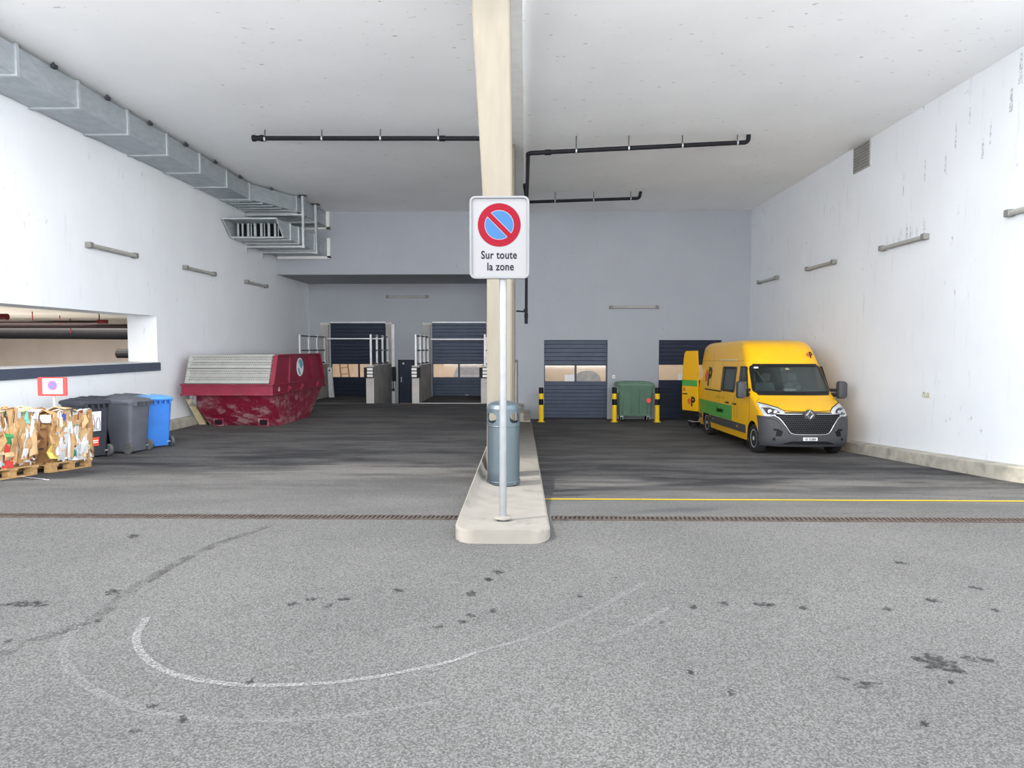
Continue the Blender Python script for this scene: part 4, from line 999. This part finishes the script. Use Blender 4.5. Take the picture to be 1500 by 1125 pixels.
def ring_at(z):
    w, yf, yr, c = vw(z), vyf(z), vyr(z), vc(z); P = []
    NF = 16
    for i in range(-NF, NF+1):
        a = i/NF*PI/2; s_ = math.sin(abs(a))**(2/NEXP); cth = math.cos(a)**(2/NEXP) if abs(i) < NF else 0
        P.append((math.copysign(w*s_, i) if i else 0, yf+c*(1-cth), z))
    y0 = yf+c; y1 = yr-.12
    for i in range(1, 10): P.append((w, y0+(y1-y0)*i/9, z))
    for i in (1,2,3): P.append((w-.12*(1-math.cos(i*PI/6)), yr-.12+.12*math.sin(i*PI/6), z))
    for i in range(1, 4): P.append(((w-.12)*(1-2*i/4), yr, z))
    for i in (3,2,1): P.append((-(w-.12*(1-math.cos(i*PI/6))), yr-.12+.12*math.sin(i*PI/6), z))
    for i in range(9, 0, -1): P.append((-w, y0+(y1-y0)*i/9, z))
    return P
zlev = [.24,.27,.30,.34,.38,.44,.5,.6,.7,.8,.88,.95,.99,1.03,1.06,1.09,1.12,1.15,1.185,1.22,1.26,1.30,1.33,1.36,1.385,1.41,1.45,1.55,1.65,1.8,1.95,2.1,2.17,2.215,2.26,2.34,2.42,2.5,2.57,2.63,2.68,2.72,2.755,2.78,2.8,2.81]
body = MB().rings([ring_at(z) for z in zlev]).build('body', [m_vy, m_vdark, m_vint], van)
body.parent = None
cutters = []
def cutter(mb, mat_slot):
    mb.mi = [0]*len(mb.f); o = mb.build('cutter', mat_slot); cutters.append(o)
for yw in (.87, 5.18):
    for s in (-1, 1): cutter(MB().cyl((s*.72,yw,.36),(s*1.3,yw,.36),.425,n=36), m_vdark)
def wsx(z, top=.885, bot=.965, z0=1.44, z1=2.15):
    f = (z-z0)/(z1-z0); r = .10; e = bot+(top-bot)*f
    if f < .12: e -= .10*(1-f/.12)**2
    if f > .9: e -= .07*((f-.9)/.1)**2
    return e
# cab hollow: windscreen opening and room behind it
o0 = [(-wsx(z)+.06, z) for z in (1.47,1.55,1.7,1.9,2.05,2.12)]
opl = [(x,z) for x,z in o0] + [(-x,z) for x,z in reversed(o0)]
cutter(MB().prism(opl, lambda a,b,w: (a, -.3+w, b), 2.95), m_vint)
cutter(MB().box(-.86,1.35,.62,.86,2.62,1.9), m_vint)
FW = [(1.26,1.40),(2.03,1.40),(2.03,2.08),(1.66,2.08)]
for s in (-1,1): cutter(MB().prism(FW, lambda a,b,w: (s*(.8+w), a, b), .4), m_vint)
SW = [(2.42,1.43),(3.56,1.43),(3.56,2.06),(2.42,2.06)]
cutter(MB().prism(SW, lambda a,b,w: (-(.45+w), a, b), .8), m_vint)
cutter(MB().box(-.90,5.3,.72,-.02,6.5,2.45), m_vdark)
boolean_cut(body, cutters); body.parent = van
for p in body.data.polygons: p.use_smooth = True
body.data.set_sharp_from_angle(angle=math.radians(28))
def dens(rows, k=6):
    out = []
    for a, b in zip(rows, rows[1:]):
        out += [tuple(a[i]+(b[i]-a[i])*j/k for i in range(len(a))) for j in range(k)]
    return out+[rows[-1]]
def fpatch(name, rows, mat, off=.008, th=.012, nc=14, k=5, par=None, smooth=40):
    """piece lying on the van's nose: rows of (z, x0, x1)"""
    g = [[(x0+(x1-x0)*j/nc, front_y(x0+(x1-x0)*j/nc, z)-off, z) for j in range(nc+1)] for z, x0, x1 in dens(rows, k)]
    return MB().sheet(g, (0, th, 0)).build(name, mat, par or van, smooth=smooth)
def spatch(name, rows, mat, side=-1, off=.006, th=.010, nc=10, k=3, par=None):
    """piece lying on the van's flank: rows of (z, y0, y1)"""
    g = [[(side*(vw(z)+off), y0+(y1-y0)*j/nc, z) for j in range(nc+1)] for z, y0, y1 in dens(rows, k)]
    return MB().sheet(g, (-side*th, 0, 0)).build(name, mat, par or van, smooth=40)
# windscreen
zr_ = (1.425,1.46,1.5,1.55,1.65,1.8,1.95,2.06,2.12,2.165)
ws = fpatch('windscreen', [(z, -wsx(z)+.03, wsx(z)-.03) for z in zr_], m_wind, .004, .004, 30, 2)
for s in (-1,1): fpatch('screen_border', [(z, s*wsx(z), s*(wsx(z)-.06)) for z in zr_], m_vdark, .009, .012, 4, 3, ws)
fpatch('screen_border', [(1.405,-.87,.87),(1.50,-.90,.90)], m_vdark, .009, .012, 30, 3, ws)
fpatch('screen_border', [(2.10,-.83,.83),(2.175,-.80,.80)], m_vdark, .009, .012, 30, 3, ws)
fpatch('sticker', [(2.06,-.80,-.70),(2.10,-.79,-.70)], m_paper, .012, .004, 2, 1, ws)
fpatch('sticker', [(2.02,-.06,.03),(2.07,-.06,.03)], M('sticker_cream',(.3,.28,.16),.6), .012, .004, 2, 1, ws)
for x0, x1 in ((-.55,.12),(.15,.80)):
    MB().tube([(x0,front_y(x0,1.43)-.02,1.43),(x1,front_y(x1,1.475)-.02,1.475)], .011, 6).build('wiper', m_vdark, van)
# interior
dash = MB().hexa([(-.84,1.12,1.40),(.84,1.12,1.40),(.84,1.62,1.30),(-.84,1.62,1.30)],[(-.84,1.12,1.475),(.84,1.12,1.475),(.84,1.62,1.50),(-.84,1.62,1.50)]).build('dashboard', m_vdark, van, bevel=.03)
MB().hexa([(-.12,1.22,1.50),(.14,1.22,1.50),(.14,1.36,1.51),(-.12,1.36,1.51)],[(-.10,1.26,1.56),(.16,1.26,1.55),(.16,1.38,1.53),(-.12,1.38,1.54)]).build('paper_on_dash', m_paper, van)
for x in (-.55,-.18,.52):
    st_ = MB().rings([[(x+a,2.25+.04*k,z) for a,z in ()] or [(x-wd,2.18+k*.12,z),(x+wd,2.18+k*.12,z),(x+wd,2.32+k*.12,z),(x-wd,2.32+k*.12,z)] for k,(z,wd) in enumerate(((.95,.22),(1.45,.235),(1.68,.19)))]).build('seat', m_vseat, van, bevel=.03)
    MB().box(x-.12,2.42,1.70,x+.12,2.52,1.92).build('headrest', m_vseat, st_, bevel=.03); MB().box(x-.23,1.72,.75,x+.23,2.25,.95).build('seat_base', m_vseat, st_, bevel=.03)
sw = MB().lathe([(.19,-.012),(.205,0),(.19,.012),(.175,0)], (0,0,0), 28); sw.f = sw.f[:-2]; sw.mi = sw.mi[:-2]
rot = Matrix.Translation((.48,1.72,1.50)) @ Matrix.Rotation(math.radians(58), 4, 'X'); sw.v = [tuple(rot @ Vector(p)) for p in sw.v]
sw = sw.build('steering_wheel', m_vdark, van, 50); MB().cyl((.48,1.72,1.50),(.48,1.62,1.42),.05).build('hub', m_vdark, sw)
MB().box(-.14,1.50,2.0,.14,1.53,2.06).build('rear_mirror', m_vseat, van, bevel=.01)
for x in (-.36,): MB().hexa([(x,1.85,1.62),(x+.05,1.85,1.62),(x+.05,1.86,1.62),(x,1.86,1.62)],[(x-.22,2.3,2.08),(x-.17,2.3,2.08),(x-.17,2.31,2.08),(x-.22,2.31,2.08)]).build('belt', M('belt_lime', (.25,.33,.16), .7), van)
MB().box(-.86,2.60,.64,.86,2.62,2.12).build('bulkhead', m_vint, van)
# bumper with wheel-side wrap
bz = (.245,.30,.38,.5,.65,.8,.90,.95)
def bend_rows():
    g = []
    for z in dens([(z,) for z in bz], 2):
        z = z[0]; row = []; w = vw(z)
        yend = .43 if z > .55 else .40
        yend = .43+.10*max(0, (z-.75)/.2)
        for i in range(-22, 23):
            t = i/22
            a = t*PI/2; s_ = math.sin(abs(a))**(2/NEXP); cth = math.cos(a)**(2/NEXP) if abs(i) < 22 else 0
            y = vyf(z)+vc(z)*(1-cth)
            if y > yend: y = yend; 
            x = math.copysign(min(1, s_)*(w+.016), i) if i else 0
            row.append((x, y-.016, z))
        g.append(row)
    return g
MB().sheet(bend_rows(), (0,.02,0)).build('bumper', m_vplas, van, smooth=35)
fpatch('bumper_lip', [(.245,-.95,.95),(.30,-.97,.97)], m_vplas, .034, .02, 30, 2)
gtop = fpatch('grille_surround', [(.93,-.80,.80),(.99,-.84,.84),(1.035,-.70,.70),(1.055,-.40,.40)], m_vplas, .014, .012, 30, 3)
gr = [(.545,-.40,.40),(.60,-.46,.46),(.75,-.54,.54),(.88,-.63,.63),(.96,-.74,.74),(1.0,-.74,.74)]
grl = fpatch('grille', gr, m_vgrille, .024, .012, 24, 4)
mesh_ = MB()
for k in range(9):
    z = .585+.046*k
    xm = lerp_tab([(a[0], a[2]) for a in gr], z)-.02
    n = int(xm/.056)
    for i in range(-n, n+1):
        x = i*.056+(.028 if k % 2 else 0)
        if abs(x) > xm: continue
        y = front_y(x, z)-.026
        mesh_.add([(x-.022,y,z),(x,y-.010,z-.016),(x+.022,y,z),(x,y-.010,z+.016),(x,y-.004,z)], [(0,1,4),(1,2,4),(2,3,4),(3,0,4)])
mesh_.build('mesh', m_vmesh, grl, kind='stuff')
for z in (.75,.70): fpatch('grille_bar', [(z-.010,-.50,.50),(z+.010,-.51,.51)], m_vgrille, .04, .012, 20, 1, grl)
def on(x, z, off=.03): return (x, front_y(x, z)-off, z)
trim = [on(-x, z) for z, x in ((.985,.86),(.96,.77),(.92,.69),(.84,.62),(.72,.54),(.62,.48),(.565,.43),(.54,.36))]
trim = trim+[on(x, .535) for x in (-.24,-.12,0,.12,.24)]+[(-p[0],p[1],p[2]) for p in reversed(trim)]
MB().tube(trim, .014, 8).build('chrome_trim', m_chrome, van, 60)
for s in (-1,1): MB().tube([on(s*.72,1.015,.03)]+[on(s*x,1.005,.034) for x in (.55,.4,.28,.16)], .013, 8).build('chrome_trim', m_chrome, van, 60)
# badge
bd = MB().prism([(.135*math.cos(2*PI*i/20), .135*math.sin(2*PI*i/20)) for i in range(20)], lambda a,b,w:(a*.95, front_y(0,.985)-.05+w, .985+b), .05).build('badge_base', m_vplas, van, bevel=.008)
yb_ = front_y(0,.985)-.055
def dia(k): return [(0,.135*k),(.10*k,0),(0,-.135*k),(-.10*k,0)]
o_, i_ = dia(1), [(0,.062),(.042,0),(0,-.062),(-.042,0)]
mb = MB(); V = [(a,yb_,.985+b) for a,b in o_]+[(a*.99,yb_-.022,.985+b*.9) for a,b in [(.0,.1),(.07,0),(0,-.1),(-.07,0)]]+[(a,yb_-.006,.985+b) for a,b in i_]
mb.add(V, [(i,(i+1)%4,4+(i+1)%4,4+i) for i in range(4)]+[(4+i,4+(i+1)%4,8+(i+1)%4,8+i) for i in range(4)]).build('badge', m_chrome, van)
# plate, intake, fog lamps
pl_ = fpatch('plate_holder', [(.385,-.30,.30),(.50,-.30,.30)], m_vplas, .028, .012, 6, 1)
np_ = MB().box(-.165,-.050,.395,.165,-.038,.475).build('number_plate', m_paper, van, bevel=.004)
text_mesh('lettering', 'GE 352806', .080, M('plate_ink',(.006,.006,.008),.5), np_, Matrix.Translation((0,-.051,.408)) @ RX, .72, .0006, 1.0, 'CENTER', 0, .002)
fpatch('lower_intake', [(.285,-.62,.62),(.33,-.55,.55),(.375,-.40,.40)], m_vgrille, .022, .012, 16, 2)
for i in range(-8, 9): fpatch('intake_bar', [(.29,i*.062-.006,i*.062+.006),(.365,i*.045-.006,i*.045+.006)], m_vmesh, .027, .008, 1, 1)
for s in (-1,1):
    fpatch('fog_recess', [(.49,s*.64,s*.93),(.60,s*.60,s*.965),(.665,s*.70,s*.955)], m_vgrille, .022, .010, 8, 2)
    fpatch('fog_surround', [(.49,s*.76,s*.90),(.615,s*.74,s*.955)], m_vplas, .030, .010, 8, 2)
    MB().cyl((s*.78,front_y(.78,.42)-.03,.42),(s*.78,front_y(.78,.42)-.008,.42),.035).build('sensor', m_vgrille, van, 40)
    fpatch('bumper_crease', [(.855,s*.74,s*.97),(.87,s*.72,s*.97)], m_vdark, .019, .006, 8, 1)
    MB().tube([on(s*x, z, .024) for x, z in ((.97,.885),(.90,.905),(.80,.895),(.71,.85),(.655,.78),(.63,.70),(.62,.62))], .020, 8).build('bumper_ridge', m_vplas, van, 60)
    # headlamp
    hl = fpatch('headlamp', [(.925,s*.80,s*.95),(.96,s*.66,s*.972),(1.01,s*.555,s*.985),(1.07,s*.53,s*.992),(1.13,s*.62,s*.995),(1.20,s*.84,s*.996),(1.235,s*.965,s*.996)], m_lens, .016, .014, 14, 3)
    fpatch('lamp_inner', [(.99,s*.70,s*.90),(1.04,s*.64,s*.93),(1.09,s*.68,s*.94),(1.14,s*.80,s*.945)], m_lensd, .022, .008, 10, 2, hl)
    for xx, zz, rr in ((.74,1.05,.045),(.85,1.06,.05)):
        y = front_y(xx, zz); MB().lathe([(rr,0),(rr*.8,.012),(rr*.3,.02),(.001,.022)], (s*xx,y-.045,zz), 18, 'y').build('reflector', m_chrome, hl, 40)
    ov = [(s*x, front_y(x,z)-.022, z) for x, z in ((.53,1.07),(.64,1.145),(.84,1.215),(.965,1.245))]
    MB().tube(ov, .012, 6).build('lamp_edge', m_vdark, hl)
# bonnet seam
MB().tube([on(x, 1.065-.0*abs(x)+.02*(abs(x)/.6)**2, .010) for x in [-.56+.08*i for i in range(15)]], .008, 6).build('bonnet_seam', m_vdark, van)
for s in (-1,1): MB().tube([on(s*.88,1.33,.006), on(s*.97,1.27,.006), on(s*1.0,1.22,.006)], .006, 5).build('panel_seam', m_vdark, van)
# front emblem and flank lettering
m_lpink = M('emblem_red', srgb(214, 96, 60), .5, 0, .05, 5)
def emblem(cx, cz, h, surf, par):
    """cross with a bold P, on a surface function (u, z, lift) -> point"""
    q = .15*h
    for a0,b0,a1,b1 in ((-.95,.36,-.62,.64),(-.82,.18,-.50,.36),(-.82,.64,-.50,.82),(-.58,.30,-.36,.70)):
        MB().add([surf(cx+a0*h,cz+b0*h,.012),surf(cx+a1*h,cz+b0*h,.012),surf(cx+a1*h,cz+b1*h,.012),surf(cx+a0*h,cz+b1*h,.012)],[(0,1,2,3)]).build('cross', m_lpink, par)
    o = text_mesh('lettering', 'P', h*1.38, m_vdark, par, Matrix.Identity(4), 1.0, .001, 1, 'LEFT', 0, h*.06)
    for v in o.data.vertices: v.co = surf(cx-.34*h+v.co.x, cz+v.co.y, .012+v.co.z)
emblem(.72, 2.33, .15, lambda u,z,l: (u, front_y(u,z)-l, z), van)
side_s = lambda u,z,l: (-(vw(z)+l), -u, z)
emblem(-4.95, 1.52, .54, side_s, van)
spatch('green_band', [(.64,2.56,5.98),(1.04,2.56,6.02)], m_vg, -1, .004, .006, 12, 3)
tx = text_mesh('lettering', 'Elsenfert', .20, M('band_ink', srgb(10,40,18), .5), van, Matrix.Identity(4), .95, .001, 1, 'LEFT', .12, .004)
for v in tx.data.vertices: v.co = side_s(-4.02+v.co.x, .79+v.co.y, .012)
for z in (1.18,1.22): spatch('small_print', [(z,3.3,4.1),(z+.012,3.3,4.1)], M('print_ochre', srgb(170,120,10), .5), -1, .003, .004, 2, 1)
spatch('side_moulding', [(.42,1.42,4.66),(.46,1.40,4.70),(.60,1.40,4.70),(.63,1.42,4.66)], m_vplas, -1, .022, .022, 10, 2)
spatch('side_moulding', [(.46,5.68,6.10),(.60,5.68,6.10)], m_vplas, -1, .022, .022, 4, 2)
for y in (2.0,4.3): spatch('orange_reflector', [(.52,y,y+.09),(.56,y,y+.09)], m_orange, -1, .026, .004, 1, 1)
spatch('slide_rail', [(1.36,3.62,5.35),(1.40,3.62,5.35)], m_vdark, -1, .010, .012, 6, 1)
for y in (2.18,2.84): MB().box(-1.085,y,1.085,-1.03,y+.22,1.125).build('door_handle', m_vdark, van, bevel=.008)
for y, z0, z1 in ((1.12,.66,1.36),(2.10,.35,2.15),(2.36,.35,2.22),(3.74,.35,2.22),(4.75,1.35,2.6)): spatch('panel_seam', [(z0,y,y+.012),(z1,y,y+.012)], m_vdark if y < 3 else M('seam_%d' % int(y*10), srgb(150,105,10), .6), -1, .002, .004, 1, 8)
spatch('panel_seam', [(2.24,1.9,6.0),(2.25,1.9,6.0)], M('seam_roof', srgb(150,105,10), .6), -1, .002, .004, 10, 1)
MB().box(-.945,2.5,2.26,-.905,4.0,2.285).build('gutter_rail', m_offwhite, van)
for s in (-1,1):
    q = [(1.26,1.385),(2.05,1.385),(2.05,2.09),(1.64,2.09)]
    MB().prism([(1.30,1.41),(2.02,1.41),(2.02,2.07),(1.67,2.07)], lambda a,b,w: (s*(vw(b)-.012+w), a, b), .004).build('door_glass', m_wind, van)
    for (a,b),(c,d) in zip(q, q[1:]+q[:1]): MB().tube([(s*(vw(b)+.002),a,b),(s*(vw(d)+.002),c,d)], .022, 6).build('window_seal', m_vdark, van)
MB().prism([(2.44,1.45),(3.54,1.45),(3.54,2.04),(2.44,2.04)], lambda a,b,w: (-(vw(b)-.006+w), a, b), .004).build('side_glass', m_wind, van)
q = [(2.42,1.43),(3.56,1.43),(3.56,2.06),(2.42,2.06)]
for (a,b),(c,d) in zip(q, q[1:]+q[:1]): MB().tube([(-(vw(b)+.003),a,b),(-(vw(d)+.003),c,d)], .035, 6).build('window_seal', m_vdark, van)
MB().box(-.47,2.42,1.43,-.45,3.56,2.06).build('window_backing', m_vseat, van)
# mirrors
for s in (-1,1):
    mr = MB().rings([[(s*(1.24+a), y, 1.53+b) for a,b in rrect(w_, h_, .06, 4)] for y, w_, h_ in ((1.02,.13,.30),(1.05,.20,.40),(1.12,.215,.43),(1.20,.215,.43))]).build('mirror', m_vplas, van, 40)
    MB().box(s*1.145,1.201,1.40,s*1.335,1.206,1.70).build('mirror_glass', m_chrome, mr)
    MB().tube([(s*1.0,1.22,1.40),(s*1.18,1.14,1.42)], .05, 8).tube([(s*.99,1.25,1.52),(s*1.18,1.14,1.52)], .04, 8).build('mirror_arm', m_vdark, mr)
    # wheels
    for yw in (.87, 5.18):
        x0 = s*.90
        w_ = MB().lathe([(.22,-.10),(.30,-.11),(.34,-.10),(.352,-.07),(.352,.07),(.34,.10),(.30,.11),(.22,.10)], (x0,yw,.352), 36, 'x').build('wheel', m_tyre, van, 40)
        MB().lathe([(.222,s*-.0),(.222,s*.105),(.205,s*.10),(.20,s*.06),(.001,s*.05)], (x0,yw,.352), 30, 'x', closed=False).build('rim', m_alloy, w_, 40)
        for k in range(6):
            a = 2*PI*k/6; d = Vector((0, math.cos(a), math.sin(a))); e = Vector((0,-math.sin(a),math.cos(a))); o = Vector((x0,yw,.352)); X = Vector((s,0,0))
            MB().hexa([o+d*.05-e*.045+X*.06,o+d*.05+e*.045+X*.06,o+d*.05+e*.04+X*.10,o+d*.05-e*.04+X*.10],[o+d*.20-e*.03+X*.06,o+d*.20+e*.03+X*.06,o+d*.20+e*.025+X*.098,o+d*.20-e*.025+X*.098]).build('spoke', m_alloy, w_)
            a += PI/6; d = Vector((0, math.cos(a), math.sin(a)))
            MB().cyl(o+d*.14+X*.058,o+d*.14+X*.066,.036).build('rim_opening', m_vdark, w_)
        MB().cyl((x0+s*.05,yw,.352),(x0+s*.11,yw,.352),.06,.05,n=18).build('hub_cap', m_alloy, w_)
    MB().box(s*.86,1.30,.14,s*1.02,1.32,.40).build('mud_flap', m_vdark, van)
# swung-open rear door
hinge = Vector((-1.02,6.16,0)); ang = math.radians(112)
dd = Vector((math.cos(ang), math.sin(ang), 0)); nn = Vector((-math.sin(ang), math.cos(ang), 0))
def dpt(u, z, l): return tuple(hinge+dd*u+nn*l+Vector((0,0,z)))
drs = [(.62,.80),(.9,.82),(1.6,.82),(2.0,.79),(2.35,.74),(2.5,.70),(2.57,.62)]
g = [[dpt(w_*j/4+(0 if z < 2 else (z-2)*.09*(1-j/4)), z, .06-.10*max(0,(z-1.4))*0) for j in range(5)] for z, w_ in drs]
rd = MB().sheet(g, tuple(nn*-.06)).build('rear_door', m_vy, van, smooth=30)
MB().sheet([[dpt(.82*j/2, z, .066) for j in range(3)] for z in (1.42,1.62)], tuple(nn*-.006)).build('green_band', m_vg, rd)
MB().prism([(.62,1.26),(.78,1.26),(.70,1.40)], lambda a,b,w: dpt(a,b,.062+w), .004).build('warning_triangle', m_lpink, rd)
MB().prism([(.52,1.14),(.76,1.14),(.76,1.18),(.52,1.18)], lambda a,b,w: dpt(a,b,.062+w), .02).build('door_handle', m_vdark, rd)
emblem(-.22, .78, .30, lambda u,z,l: dpt(-u,z,.06+l*.5), rd)
MB().sheet([[dpt(.80*j/2, z, .07) for j in range(3)] for z in (.30,.62)], tuple(nn*-.07)).build('step_guard', m_vdark, rd)
MB().box(-.95,6.12,.32,.95,6.32,.52).build('rear_bumper', m_vplas, van, bevel=.03)
# small trolley behind the van
tl = thing('hand_trolley', 'small grey wheeled trolley on the floor behind the yellow van', 'trolley', (5.74, 23.05, -1.13))
MB().box(-.20,-.25,.20,.22,.25,.26).build('deck', m_offwhite, tl); MB().box(-.19,-.25,.26,-.15,.25,.42).build('backplate', m_offwhite, tl)
for y in (-.2,.2):
    for x in (-.1,.14): MB().lathe([(.03,-.03),(.095,-.03),(.10,0),(.095,.03),(.03,.03)], (x,y,.10), 18, 'y').build('wheel', m_rubber, tl, 40)

# ------------------------------------------------------------------ marks on the right wall
m_mildew = decal('mildew_streak', (.12,.12,.125), .5, 22, .38, .68)
m_smudge = decal('yellow_smudge', (.55,.45,.18), .5, 18, .40, .6)
rw = random.Random(9)
for y, h in [(14.55,.42),(14.8,.22),(15.05,.3),(15.2,.36),(15.5,.26),(15.75,.2),(16.0,.3)]:
    for k in range(2):
        yy = y+rw.uniform(-.06,.06); w = rw.uniform(.012,.03); hh = h*rw.uniform(.6,1.1)
        MB().add([(XR-.003,yy-w,3.93),(XR-.003,yy+w,3.93),(XR-.003,yy+w*.5,3.93+hh),(XR-.003,yy-w*.5,3.93+hh)],[(0,1,2,3)]).build('mildew_streak', m_mildew, wall_right)
for y, z, h in [(11.9,6.0,.5),(12.6,5.2,.45),(12.8,5.0,.35),(13.6,5.4,.5),(13.9,5.0,.4),(12.1,5.6,.4),(14.6,5.0,.45),(15.4,4.9,.5),(13.2,5.75,.3)]:
    w = rw.uniform(.02,.05); MB().add([(XR-.003,y-w,z),(XR-.003,y+w,z),(XR-.003,y+w*.6,z+h),(XR-.003,y-w*.6,z+h)],[(0,1,2,3)]).build('mildew_streak', m_mildew, wall_right)
MB().add([(XR-.003,14.15,.52),(XR-.003,14.45,.52),(XR-.003,14.42,.64),(XR-.003,14.2,.63)],[(0,1,2,3)]).build('smudge', m_smudge, wall_right)
